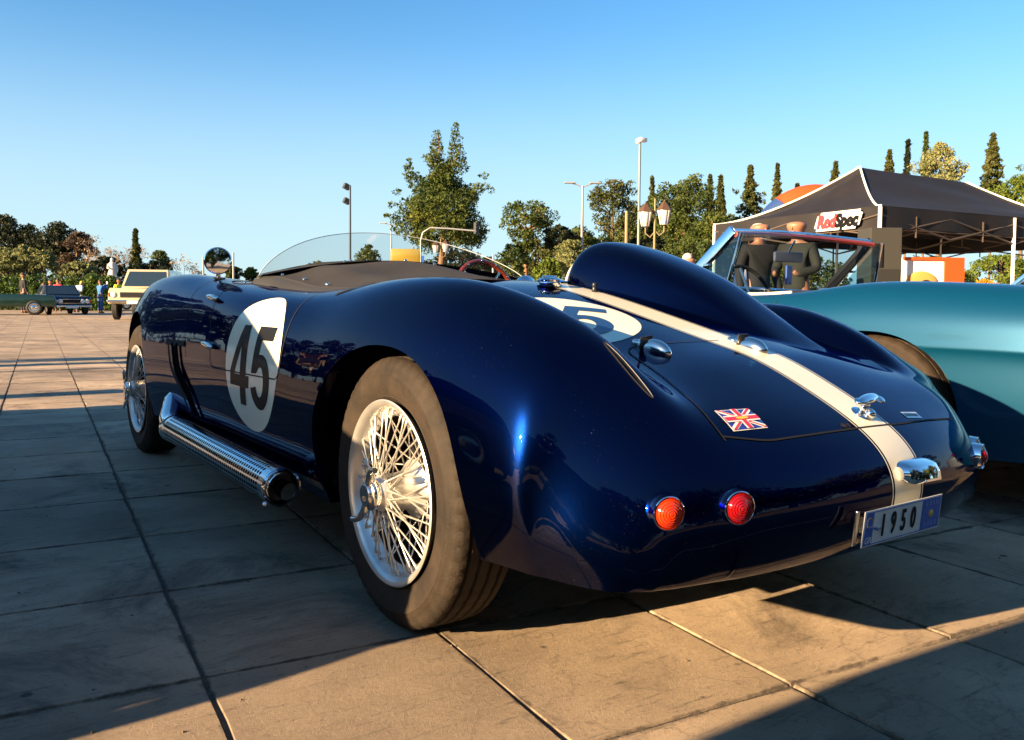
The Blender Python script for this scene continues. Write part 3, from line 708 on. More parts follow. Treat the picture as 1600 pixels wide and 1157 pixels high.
# ---- tonneau cover over the passenger side with its studs
def ton(u, v):
    # u 0..1 outer edge to car centre-right, v 0..1 front to rear
    x = -.56 + u * .66; zf_ = .90 - .075 * max(0, (abs(x) / .60)) ** 1.8
    y = (1.55 - .20 * abs(x / .6) ** 2) * (1 - v) + .50 * v
    zs = near((x, y, .80))[0].z if False else None
    zo = .790 - .018 * smooth01(0, .6, v) + .030 * smooth01(.75, .1, v)
    zr = .80
    z_in = zf_ * (1 - smooth01(0, .9, v)) + zr * smooth01(0, .9, v)
    k = smooth01(0, .35, u); z = zo * (1 - k) + z_in * k
    z += .004 * math.sin(v * 17 + u * 5) * (1 - abs(2 * u - 1)) + .006 * math.sin(u * 9) * math.sin(PI * v)
    return Vector((x, y, z))
V = [ton(u, v) for u in np.linspace(0, 1, 40) for v in np.linspace(0, 1, 50)]
tn = mesh_obj('tonneau_cover', V, grid_faces(40, 50), M['canvas'], car); sm_ = tn.modifiers.new('thickness', 'SOLIDIFY'); sm_.thickness = .003; sm_.offset = 0
# skirt hanging over the outer edge
V = []
for v in np.linspace(0, 1, 50):
    p = ton(0, v); V += [p + Vector((0, 0, .001)), p + Vector((-.03, 0, -.012)), p + Vector((-.045, 0, -.03 - .006 * math.sin(v * 14)))]
mesh_obj('tonneau_skirt', V, grid_faces(50, 3), M['rubberblack'], car)
for (u, v) in ((.06, .14), (.06, .38), (.06, .60), (.55, .06), (.62, .02), (.78, .08), (.9, .15), (.97, .3), (.3, .05)):
    bm = bmesh.new(); ell(bm, ton(u, v) + Vector((0, 0, .005)), (.007, .007, .005), 10); bm_obj('snap_stud', bm, M['chrome'], tn, True)

# ---- steering wheel
sw = empty('steering_wheel', (.34, 1.26, .775)); sw.parent = car; sw.rotation_euler = (R(-20), 0, 0)
def ring(name, r, rad, mat, parent, seg=48, sub=10): return tube(name, [(r * math.cos(2 * PI * k / seg), 0, r * math.sin(2 * PI * k / seg)) for k in range(seg)], rad, mat, parent, sub, True)
ring('wheel_rim', .135, .011, M['wood'], sw)
for k in range(12):
    t = 2 * PI * k / 12; bm = bmesh.new(); ell(bm, (.135 * math.cos(t), -.011, .135 * math.sin(t)), (.004, .002, .004), 8); bm_obj('rivet', bm, M['chrome'], sw, True)
for k in range(4):
    t = PI / 4 + PI / 2 * k; tube('wheel_spoke', [(.02 * math.cos(t), .005, .02 * math.sin(t)), (.128 * math.cos(t), 0, .128 * math.sin(t))], .005, M['oldchrome'], sw, 6)
lathe('wheel_boss', [(-.02, .001), (-.018, .02), (.02, .024)], 20, M['darkmetal'], sw, 'y')
bm = bmesh.new(); add_box(bm, (.04, .53, .74), (.9, .05, .09), None, .01); bm_obj('cockpit_trim', bm, M['rubberblack'], car)
bm = bmesh.new(); ell(bm, (0, 0, 0), (.05, .035, .045), 20); o = bm_obj('cockpit_mirror', bm, M['chrome'], car, True); o.location = (.47, 1.16, .80)
# dashboard cowl hoop
V = [(x, y, .90 - .075 * abs(x / .6) ** 1.8 - .004) for x in np.linspace(-.58, .58, 30) for y in (1.66 - .3 * abs(x / .6) ** 2, 1.36 - .10 * abs(x / .6) ** 2)]
mesh_obj('scuttle', V, grid_faces(30, 2), M['rubberblack'], car)
# ------------------------------------------------------------------ wheels of the racing car
def tyre_mesh(name, Rr, half, rin, mat, parent, seg=200, notch=True):
    h = half
    side = [(-h * .72, rin - .006), (-h * .86, rin + .006), (-h * .90, rin + (Rr - rin) * .10), (-h * .89, rin + (Rr - rin) * .115), (-h * .97, rin + (Rr - rin) * .28), (-h * 1.0, rin + (Rr - rin) * .5), (-h * 1.012, rin + (Rr - rin) * .60), (-h * .99, rin + (Rr - rin) * .62), (-h * .965, rin + (Rr - rin) * .70), (-h * .958, rin + (Rr - rin) * .705), (-h * .90, Rr - .016), (-h * .875, Rr - .012), (-h * .78, Rr - .0045)]
    tr = []
    g = [-.52, -.18, .18, .52]
    xs = [-h * .72]
    for c in g: xs += [h * c - .005, h * c - .003, h * c + .003, h * c + .005]
    xs.append(h * .72)
    for i, x in enumerate(xs):
        ing = 1 <= i <= 16 and ((i - 1) % 4 in (1, 2)); tr.append((x, Rr - .0025 * (x / h) ** 2 - (.007 if ing else 0)))
    prof = side + tr + [(-a, r) for a, r in side[::-1]]
    def rf(k, j):
        r = 0
        if notch and (10 <= j <= 13 or len(prof) - 14 <= j <= len(prof) - 11) and k % 4 == 0: r = -.0045
        if notch and 14 <= j <= len(prof) - 15 and k % 5 == (j // 4) % 5: r = -.0015
        return r
    return lathe(name, prof, seg, mat, parent, 'x', rfun=rf, angle=38)
def tyremat(name, base, dust):
    mt, t, b = newmat(name); b.inputs['Roughness'].default_value = .75; b.inputs['Specular IOR Level'].default_value = .25
    tc = t.nodes.new('ShaderNodeTexCoord'); n = t.nodes.new('ShaderNodeTexNoise'); n.inputs['Scale'].default_value = 9; n.inputs['Detail'].default_value = 9; n.inputs['Roughness'].default_value = .65
    t.links.new(tc.outputs['Object'], n.inputs['Vector'])
    cr = t.nodes.new('ShaderNodeValToRGB'); cr.color_ramp.elements[0].position = .35; cr.color_ramp.elements[1].position = .68
    cr.color_ramp.elements[0].color = (*base, 1); cr.color_ramp.elements[1].color = (*dust, 1)
    t.links.new(n.outputs['Fac'], cr.inputs[0]); t.links.new(cr.outputs[0], b.inputs['Base Color'])
    n2 = t.nodes.new('ShaderNodeTexNoise'); n2.inputs['Scale'].default_value = 160; n2.inputs['Detail'].default_value = 5
    t.links.new(tc.outputs['Object'], n2.inputs['Vector'])
    bp = t.nodes.new('ShaderNodeBump'); bp.inputs['Strength'].default_value = .35; bp.inputs['Distance'].default_value = .003
    t.links.new(n2.outputs['Fac'], bp.inputs['Height']); t.links.new(bp.outputs['Normal'], b.inputs['Normal'])
    return mt
M['tyre'] = tyremat('dusty_tyre_rubber', (.012, .009, .007), (.034, .024, .016))
def cyl_pt(a, r, t): return Vector((a, r * math.cos(t), r * math.sin(t)))
SPK = {}
def spoke_mesh(key, a0, r0, a1, r1, dt):
    if key in SPK: return SPK[key]
    bm = bmesh.new(); p0 = cyl_pt(a0, r0, 0); p1 = cyl_pt(a1, r1, dt); e = p0.lerp(p1, .9); e2 = p0.lerp(p1, .87)
    add_tube(bm, [p0, e2, e, p1], [.0020, .0020, .0034, .0038], 6, True); bmesh.ops.recalc_face_normals(bm, faces=bm.faces)
    me = bpy.data.meshes.new('spoke'); bm.to_mesh(me); bm.free(); me.materials.append(M['alu']); me.polygons.foreach_set('use_smooth', [True] * len(me.polygons)); SPK[key] = me
    return me
def wire_wheel(parent, loc, outward, full=True, steer=0.0, spin=0.0):
    """axis along x, the outer face looks towards local -x"""
    wr = empty('wheel', loc); wr.parent = parent; wr.rotation_euler = (spin, 0, (0 if outward < 0 else PI) + steer)
    tyre_mesh('tyre', TR, .082, .205, M['tyre'], wr, 220 if full else 64, full)
    lathe('rim', [(-.058, .190), (-.068, .197), (-.077, .206), (-.082, .209), (-.084, .206), (-.082, .200), (-.078, .194), (-.071, .189), (-.063, .186), (-.056, .179), (-.050, .171), (-.046, .169)], 96, M['alu'], wr, 'x')
    if not full:
        lathe('hub', [(-.07, .001), (-.065, .03), (-.02, .045), (.0, .17)], 24, M['alu'], wr, 'x'); return wr
    lathe('rim_well', [(-.048, .172), (-.02, .170), (.03, .172), (.06, .185)], 48, M['darkmetal'], wr, 'x')
    lathe('hub', [(-.112, .001), (-.110, .032), (-.102, .038), (-.094, .040), (-.086, .040), (-.060, .041), (-.035, .045), (-.020, .058), (-.012, .068), (-.004, .069), (.004, .066), (.03, .05)], 40, M['alu'], wr, 'x')
    lathe('brake_drum', [(.03, .001), (.032, .10), (.035, .135), (.05, .142), (.09, .142)], 48, M['darkmetal'], wr, 'x')
    sets = [('a', -.098, .036, -.064, .188, R(22), 12, 0), ('b', -.098, .036, -.064, .188, -R(22), 12, R(6)),
            ('c', -.01, .066, -.052, .175, R(34), 12, R(3)), ('d', -.01, .066, -.052, .175, -R(34), 12, R(9)),
            ('e', -.090, .038, -.057, .182, R(46), 12, R(15)), ('f', -.090, .038, -.057, .182, -R(46), 12, R(21))]
    for (key, a0, r0, a1, r1, dt, n, ph) in sets:
        me = spoke_mesh(key, a0, r0, a1, r1, dt)
        for k in range(n):
            o = bpy.data.objects.new('spoke', me); COL.objects.link(o); o.parent = wr; o.rotation_euler = (2 * PI * k / n + ph, 0, 0)
    # knock-off spinner with two ears
    lathe('knock_off', [(-.133, .001), (-.134, .010), (-.137, .017), (-.136, .023), (-.133, .026), (-.130, .027), (-.128, .033), (-.124, .036), (-.116, .037), (-.110, .034), (-.104, .030)], 36, M['oldchrome'], wr, 'x')
    for s in (0, PI):
        bm = bmesh.new(); pts = []; rad = []
        for t in np.linspace(0, 1, 9):
            a = s + PI / 2 + .18 + .42 * t * t; r = .022 + .066 * t; pts.append((-.124 - .014 * t, r * math.cos(a), r * math.sin(a))); rad.append(.0115 * (1 - .45 * t))
        add_tube(bm, pts, rad, 10); bmesh.ops.recalc_face_normals(bm, faces=bm.faces)
        bm_obj('knock_off_ear', bm, M['oldchrome'], wr, True, 50)
    return wr
wire_wheel(car, (-.65, 0, TR), -1, True, 0, R(8))
wire_wheel(car, (-.675, WB, TR), -1, True, R(0), R(-30))
wire_wheel(car, (.65, 0, TR), 1, False); wire_wheel(car, (.65, WB, TR), 1, False)

# ------------------------------------------------------------------ side exhaust and sill pipe
def perfmat():
    mt, t, b = newmat('perforated_chrome'); b.inputs['Metallic'].default_value = 1; b.inputs['Roughness'].default_value = .14; b.inputs['Base Color'].default_value = (.72, .74, .78, 1)
    uv = t.nodes.new('ShaderNodeUVMap'); uv.uv_map = 'UVMap'
    sx = t.nodes.new('ShaderNodeSeparateXYZ'); t.links.new(uv.outputs[0], sx.inputs[0])
    def md(op, a, b_=None, c=None):
        n = t.nodes.new('ShaderNodeMath'); n.operation = op
        for i, v in enumerate((a, b_, c)):
            if v is None: continue
            if hasattr(v, 'is_output'): t.links.new(v, n.inputs[i])
            else: n.inputs[i].default_value = v
        return n.outputs[0]
    fx = md('SUBTRACT', md('FRACT', md('MULTIPLY', sx.outputs[0], .60)), .5); fy = md('SUBTRACT', md('FRACT', sx.outputs[1]), .5)
    d = md('SQRT', md('ADD', md('MULTIPLY', fx, fx), md('MULTIPLY', fy, fy)))
    inside = md('LESS_THAN', d, .36)
    lo = md('GREATER_THAN', sx.outputs[0], 3.0); hi = md('LESS_THAN', sx.outputs[0], 97.0); msk = md('MULTIPLY', inside, md('MULTIPLY', lo, hi))
    dk_ = t.nodes.new('ShaderNodeBsdfDiffuse'); dk_.inputs['Color'].default_value = (.004, .004, .004, 1); mx = t.nodes.new('ShaderNodeMixShader')
    t.links.new(msk, mx.inputs['Fac']); t.links.new(b.outputs[0], mx.inputs[1]); t.links.new(dk_.outputs[0], mx.inputs[2]); t.links.new(mx.outputs[0], t.nodes['Material Output'].inputs['Surface'])
    return mt
A_ = Vector((-.800, 1.68, .238)); B_ = Vector((-.800, .50, .232)); rE = .052
n1, n2 = 40, 40; V = []; UV = []
ax = (B_ - A_).normalized(); up = Vector((0, 0, 1)); sd_ = ax.cross(up).normalized(); up = sd_.cross(ax)
for i in range(n1 + 1):
    for k in range(n2 + 1):
        t = 2 * PI * k / n2; V.append(A_.lerp(B_, i / n1) + (sd_ * math.cos(t) + up * math.sin(t)) * rE); UV.append((i / n1 * 100, k / n2 * 22))
Fc = grid_faces(n1 + 1, n2 + 1)
sh = mesh_obj('exhaust_heat_shield', V, Fc, perfmat(), car)
uvl = sh.data.uv_layers.new(name='UVMap')
for lp in sh.data.loops: uvl.data[lp.index].uv = UV[lp.vertex_index]
lathe('exhaust_end_cap', [(0, rE + .001), (.004, rE + .002), (.008, rE), (.004, rE - .006), (-.02, rE - .008)], 36, M['chrome'], car, 'y', tuple(B_ + Vector((0, -.006, 0))))
tube('silencer', [A_, B_ + Vector((0, .03, 0))], .044, M['darkmetal'], car, 20)
tube('exhaust_elbow', [(-.60, 1.96, .40), (-.70, 1.92, .37), (-.765, 1.86, .32), (-.795, 1.78, .262), (-.80, 1.72, .243), (-.80, 1.66, .238)], [.034, .036, .038, .042, .046, .050], M['chrome'], car, 20)
lathe('elbow_clamp', [(-.012, .050), (-.012, .055), (.012, .055), (.012, .050)], 30, M['chrome'], car, 'y', tuple(A_ + Vector((0, .01, 0))))
tube('tail_pipe', [B_ + Vector((0, .03, 0)), B_ + Vector((.003, -.01, -.002)), B_ + Vector((.010, -.032, -.008))], [.024, .024, .025], M['chrome'], car, 18)
for s in (-1, 1):
    bm = bmesh.new(); ell(bm, B_ + Vector((s * .045, -.008, s * .03 - .01)), (.008, .008, .008), 10); bm_obj('clamp_bolt', bm, M['chrome'], car, True)
tube('sill_pipe', [(-.70, 1.62, .270), (-.71, 1.0, .262), (-.72, .36, .255)], .020, pmat('grey_pipe', (.07, .075, .075), .45, .5), car, 14)
tube('brake_hose', [(-.66, 1.45, .31), (-.66, .9, .30), (-.66, .42, .29)], .018, M['darkmetal'], car, 10)
# ------------------------------------------------------------------ ground: concrete paving
E1 = np.array([.095, 1, 0]) / math.hypot(.095, 1); E2 = np.array([1, -.095, 0]) / math.hypot(.095, 1); G0 = np.array([-1.145, -.045, 0])
SU, SVV = .497, .560
def concrete(name, joints):
    mt, t, b = newmat(name)
    g = t.nodes.new('ShaderNodeNewGeometry'); pos = g.outputs['Position']
    def noise(sc, det=6, rg=.6, vec=None, dist=0):
        n = t.nodes.new('ShaderNodeTexNoise'); n.inputs['Scale'].default_value = sc; n.inputs['Detail'].default_value = det; n.inputs['Roughness'].default_value = rg; n.inputs['Distortion'].default_value = dist
        t.links.new(vec or pos, n.inputs['Vector']); return n.outputs['Fac']
    def ramp(f, p0, p1, c0=(0, 0, 0), c1=(1, 1, 1)):
        r = t.nodes.new('ShaderNodeValToRGB'); r.color_ramp.elements[0].position = p0; r.color_ramp.elements[1].position = p1
        r.color_ramp.elements[0].color = (*c0, 1); r.color_ramp.elements[1].color = (*c1, 1); t.links.new(f, r.inputs[0]); return r.outputs[0]
    def mix(a, b_, f, mode='MIX'):
        m_ = t.nodes.new('ShaderNodeMix'); m_.data_type = 'RGBA'; m_.blend_type = mode
        for s_, v in ((m_.inputs['A'], a), (m_.inputs['B'], b_), (m_.inputs['Factor'], f)):
            if hasattr(v, 'is_output'): t.links.new(v, s_)
            elif isinstance(v, tuple): s_.default_value = (*v, 1)
            else: s_.default_value = v
        return m_.outputs['Result']
    def md(op, a, b_=None):
        n = t.nodes.new('ShaderNodeMath'); n.operation = op
        for i, v in enumerate((a, b_)):
            if v is None: continue
            if hasattr(v, 'is_output'): t.links.new(v, n.inputs[i])
            else: n.inputs[i].default_value = v
        return n.outputs[0]
    mp = t.nodes.new('ShaderNodeMapping'); mp.inputs['Rotation'].default_value = (0, 0, R(-12)); mp.inputs['Scale'].default_value = (.45, 2.6, 1)
    t.links.new(pos, mp.inputs['Vector'])
    col = ramp(noise(1.1, 8, .62), .32, .70, (.18, .137, .096), (.47, .36, .25))
    col = mix(col, (.065, .052, .042), ramp(noise(1.7, 10, .74, None, .8), .52, .70), 'MIX')
    col = mix(col, (.46, .37, .27), md('MULTIPLY', ramp(noise(3.0, 9, .7, mp.outputs[0]), .57, .75), .55))
    col = mix(col, (.05, .042, .034), md('MULTIPLY', ramp(noise(14, 8, .75, mp.outputs[0]), .56, .70), .75))
    mp2 = t.nodes.new('ShaderNodeMapping'); mp2.inputs['Rotation'].default_value = (0, 0, R(25)); mp2.inputs['Scale'].default_value = (3.0, 38, 1); t.links.new(pos, mp2.inputs['Vector'])
    col = mix(col, (.48, .39, .28), md('MULTIPLY', md('MULTIPLY', ramp(noise(2.2, 6, .8, mp2.outputs[0]), .60, .70), ramp(noise(1.3, 5, .6), .45, .6)), .7))
    mp3 = t.nodes.new('ShaderNodeMapping'); mp3.inputs['Rotation'].default_value = (0, 0, R(-20)); mp3.inputs['Scale'].default_value = (2.0, 14, 1); t.links.new(pos, mp3.inputs['Vector'])
    col = mix(col, (.055, .044, .034), md('MULTIPLY', ramp(noise(3.1, 8, .8, mp3.outputs[0]), .57, .70), .6))
    sp = noise(90, 6, .8); col = mix(col, (.04, .034, .028), md('MULTIPLY', ramp(sp, .56, .68), .65))
    v = t.nodes.new('ShaderNodeTexVoronoi'); v.inputs['Scale'].default_value = 4.2; v.inputs['Randomness'].default_value = 1; t.links.new(pos, v.inputs['Vector'])
    spot = ramp(v.outputs['Distance'], .035, .055, (1, 1, 1), (0, 0, 0)); col = mix(col, (.02, .017, .014), md('MULTIPLY', spot, .8))
    # hairline cracks
    v2 = t.nodes.new('ShaderNodeTexVoronoi'); v2.feature = 'DISTANCE_TO_EDGE'; v2.inputs['Scale'].default_value = .9
    ds = t.nodes.new('ShaderNodeVectorMath'); ds.operation = 'ADD'; nz = t.nodes.new('ShaderNodeTexNoise'); nz.inputs['Scale'].default_value = 3; nz.inputs['Detail'].default_value = 8
    t.links.new(pos, nz.inputs['Vector']); t.links.new(pos, ds.inputs[0]); t.links.new(nz.outputs['Color'], ds.inputs[1]); t.links.new(ds.outputs[0], v2.inputs['Vector'])
    col = mix(col, (.03, .025, .02), md('MULTIPLY', ramp(v2.outputs['Distance'], .002, .007, (1, 1, 1), (0, 0, 0)), .25))
    if not joints:
        tco = t.nodes.new('ShaderNodeTexCoord'); so_ = t.nodes.new('ShaderNodeSeparateXYZ'); t.links.new(tco.outputs['Object'], so_.inputs[0])
        ed = md('MINIMUM', md('SUBTRACT', SU / 2, md('ABSOLUTE', so_.outputs[0])), md('SUBTRACT', SVV / 2, md('ABSOLUTE', so_.outputs[1])))
        edn = md('SUBTRACT', ed, md('MULTIPLY', md('SUBTRACT', noise(9, 7, .7), .47), .07))
        col = mix(col, (.045, .036, .028), md('MULTIPLY', ramp(edn, .0, .008, (1, 1, 1), (0, 0, 0)), .75))
        lit_chip = md('SUBTRACT', ed, md('MULTIPLY', md('SUBTRACT', noise(60, 4, .7), .5), .02)); col = mix(col, (.40, .32, .23), md('MULTIPLY', ramp(lit_chip, .001, .004, (1, 1, 1), (0, 0, 0)), .5))  # pale chipped rim, sunlight on raised slab edges put into the colour
        oi = t.nodes.new('ShaderNodeObjectInfo'); hsv = t.nodes.new('ShaderNodeHueSaturation')
        vr = md('ADD', md('MULTIPLY', oi.outputs['Random'], .34), .83); t.links.new(vr, hsv.inputs['Value']); t.links.new(col, hsv.inputs['Color']); col = hsv.outputs[0]
    else:
        def dot(vx, off):
            d = t.nodes.new('ShaderNodeVectorMath'); d.operation = 'DOT_PRODUCT'; t.links.new(pos, d.inputs[0]); d.inputs[1].default_value = tuple(vx); return md('SUBTRACT', d.outputs['Value'], off)
        ju = md('ABSOLUTE', md('SUBTRACT', md('FRACT', md('DIVIDE', dot(E2, float(G0 @ E2)), SU)), .5)); jv = md('ABSOLUTE', md('SUBTRACT', md('FRACT', md('DIVIDE', dot(E1, float(G0 @ E1)), SVV)), .5))
        jm = md('MAXIMUM', md('GREATER_THAN', ju, .487), md('GREATER_THAN', jv, .489)); col = mix(col, (.05, .04, .032), md('MULTIPLY', jm, .7))
    t.links.new(col, b.inputs['Base Color'])
    t.links.new(ramp(noise(5, 6, .6), .3, .7, (.62, .62, .62), (.9, .9, .9)), b.inputs['Roughness']); b.inputs['Specular IOR Level'].default_value = .35
    h = md('ADD', md('MULTIPLY', noise(48, 10, .85), .45), md('ADD', md('MULTIPLY', noise(300, 6, .85), .40), md('MULTIPLY', noise(5, 8, .7), 1.3)))
    bp = t.nodes.new('ShaderNodeBump'); bp.inputs['Strength'].default_value = 1.0; bp.inputs['Distance'].default_value = .006
    t.links.new(h, bp.inputs['Height']); t.links.new(bp.outputs['Normal'], b.inputs['Normal'])
    return mt
M['slab'] = concrete('weathered_concrete_slab', False); M['farpave'] = concrete('weathered_concrete_paving', True)
M['joint'] = pmat('joint_dirt', (.07, .055, .04), .95, noise=.5, nscale=40, bump=.8, bscale=120)
def slab_center(i, j): return G0 + E2 * (i + .5) * SU + E1 * (j + .5) * SVV
def proj(p):
    d = np.asarray(p, float) - CAM; D = d @ _fw
    return (CX + F_PX * (d @ _r) / D, CY - F_PX * (d @ _u) / D, D) if D > .05 else None
cand = []
for i in range(-6, 40):
    for j in range(-6, 45):
        c = slab_center(i, j); q = proj(c)
        if q and q[2] < 16 and -260 < q[0] < 1860 and q[1] < 1500: cand.append((q[2], i, j))
cand.sort(); cand = cand[:290]; used_cells = {(i, j) for _, i, j in cand}
ground = mesh_obj('paved_ground', [(0, 0, -.03), (.01, 0, -.03), (0, .01, -.03)], [(0, 1, 2)], M['joint'])   # replaced just below
bmg = bmesh.new()
def cellquad(i0, i1, j0, j1, z, mi):
    P = [G0 + E2 * a * SU + E1 * b_ * SVV for a, b_ in ((i0, j0), (i1, j0), (i1, j1), (i0, j1))]
    f = bmg.faces.new([bmg.verts.new((p[0], p[1], z)) for p in P]); f.material_index = mi
i0, i1 = min(i for _, i in [(0, c[1]) for c in cand]), max(c[1] for c in cand) + 1; j0, j1 = min(c[2] for c in cand), max(c[2] for c in cand) + 1
cellquad(i0, i1, j0, j1, -.006, 0)
for i in range(i0, i1):
    for j in range(j0, j1):
        if (i, j) not in used_cells: cellquad(i, i + 1, j, j + 1, 0, 1)
BIG = 900
cellquad(-BIG, i0, -BIG, BIG, 0, 1); cellquad(i1, BIG, -BIG, BIG, 0, 1); cellquad(i0, i1, -BIG, j0, 0, 1); cellquad(i0, i1, j1, BIG, 0, 1)
me = bpy.data.meshes.new('paved_ground'); bmg.to_mesh(me); bmg.free(); ground.data = me; me.materials.append(M['joint']); me.materials.append(M['farpave'])
tag(ground, kind='structure')
SLABS = []
for k in range(6):
    rn = random.Random(k); bm = bmesh.new(); a, b_ = SU / 2 - .0022, SVV / 2 - .0022; n = 3; out = []; inn = []
    cor = [(-a, -b_), (a, -b_), (a, b_), (-a, b_)]
    for e in range(4):
        p, q = cor[e], cor[(e + 1) % 4]
        for s in range(n):
            t = s / n; jx = rn.uniform(-.0026, .0008) - (.004 if rn.random() < .12 else 0); x, y = p[0] + (q[0] - p[0]) * t, p[1] + (q[1] - p[1]) * t
            out.append((x * (1 + jx * 3), y * (1 + jx * 3)))
    vo = [bm.verts.new((x, y, -.006 - rn.uniform(0, .002))) for x, y in out]; vi = [bm.verts.new((x * (1 - .012), y * (1 - .011), 0)) for x, y in out]; vb = [bm.verts.new((x, y, -.03)) for x, y in out]
    m_ = len(out)
    for i in range(m_):
        j = (i + 1) % m_; bm.faces.new((vo[i], vo[j], vi[j], vi[i])); bm.faces.new((vb[i], vb[j], vo[j], vo[i]))
    bm.faces.new(vi)
    me = bpy.data.meshes.new('paving_slab'); bm.normal_update(); bm.to_mesh(me); bm.free(); me.materials.append(M['slab']); SLABS.append(me)
gr = math.atan2(-E2[1] * -1, E2[0]); rot = math.atan2(E2[1], E2[0])
for (d, i, j) in cand:
    o = bpy.data.objects.new('paving_slab', random.choice(SLABS)); COL.objects.link(o); o.parent = ground
    c = slab_center(i, j); o.location = (c[0], c[1], random.uniform(-.0018, .0008)); o.rotation_euler = (R(random.uniform(-.12, .12)), R(random.uniform(-.12, .12)), rot + (PI if random.random() < .5 else 0) + R(random.uniform(-.08, .08)))

# crumbs, grit and dry leaf bits lying on the slabs
rg = np.random.default_rng(9); V = []; Fc = []
for k in range(900):
    x, y = rg.uniform(-1.5, 2.2), rg.uniform(-1.1, 3.5); s_ = .0012 + .0035 * rg.random() ** 4; n0 = len(V); a = rg.uniform(0, PI)
    for dx, dy, dz in ((-1, -.6, 0), (1, -.7, 0), (.8, .7, 0), (-.7, .9, 0), (.1, 0, .9)): V.append((x + s_ * (dx * math.cos(a) - dy * math.sin(a)), y + s_ * (dx * math.sin(a) + dy * math.cos(a)), .0005 + s_ * dz))
    Fc += [(n0, n0 + 1, n0 + 4), (n0 + 1, n0 + 2, n0 + 4), (n0 + 2, n0 + 3, n0 + 4), (n0 + 3, n0, n0 + 4)]
grit = mesh_obj('grit', V, Fc, pmat('grit_and_crumbs', (.13, .09, .06), .9, noise=.6, nscale=30), None, False); tag(grit, 'fine grit and crumbs scattered over the concrete slabs', 'grit', kind='stuff')
# ------------------------------------------------------------------ other roadsters
ST2 = [
 (3.25, .50, .30, .50, .45, .50, .55, .45, .50, .35), (3.10, .66, .35, .65, .55, .66, .70, .50, .64, .28), (2.80, .76, .40, .74, .60, .77, .765, .55, .70, .22),
 (2.30, .83, .42, .79, .62, .825, .785, .58, .73, .20), (1.70, .84, .44, .80, .64, .815, .785, .58, .74, .19), (1.20, .80, .48, .785, .66, .79, .785, .58, .74, .18),
 (0.80, .785, .48, .78, .66, .775, .785, .58, .74, .18), (0.42, .79, .46, .785, .66, .785, .785, .58, .74, .19), (.20, .79, .44, .79, .63, .815, .79, .58, .74, .20),
 (-.05, .785, .42, .785, .61, .830, .79, .58, .74, .20), (-.40, .775, .42, .775, .60, .815, .785, .58, .74, .20), (-.75, .755, .40, .755, .60, .785, .765, .57, .72, .22),
 (-1.0, .70, .35, .70, .57, .72, .71, .54, .66, .28), (-1.1, .62, .30, .62, .50, .63, .60, .50, .58, .35), (-1.14, .52, .30, .52, .45, .52, .52, .48, .50, .42)]
rows2 = []
for s in ST2:
    r = section(s[0] - 50, *s[1:]); r = [(p[0], p[1] + 50, p[2]) for p in r]
    w_, zm_, xl_, zl_ = s[6], s[7], s[8], s[9]
    r = r[:7] + [(w_ - .006, s[0], zm_ + .035), (w_, s[0], zm_), (w_ - .012, s[0], zm_ - .04), (w_ - .4 * (w_ - xl_), s[0], zm_ - .5 * (zm_ - zl_)), (xl_, s[0], zl_)]
    rows2.append(r)
N2 = full_rows(rows2); S2 = surf(N2, 230, 170); V_ = S2.reshape(-1, 3); F_ = grid_faces(230, 170, True)
bv2 = BVHTree.FromPolygons([Vector(v) for v in V_], F_)
A2 = [(0, .31, .36, .325, -1, .45), (0, .31, .36, .325, 1, .45), (2.45, .31, .36, .33, -1, .45), (2.45, .31, .36, .33, 1, .45)]
V_, F_, _b = cut_shell(V_, F_, A2, [lambda V: (((V[:, 0] / .60) ** 6 + ((V[:, 1] - .80) / .42) ** 6) < 1) & (V[:, 2] > .6)], bv2)
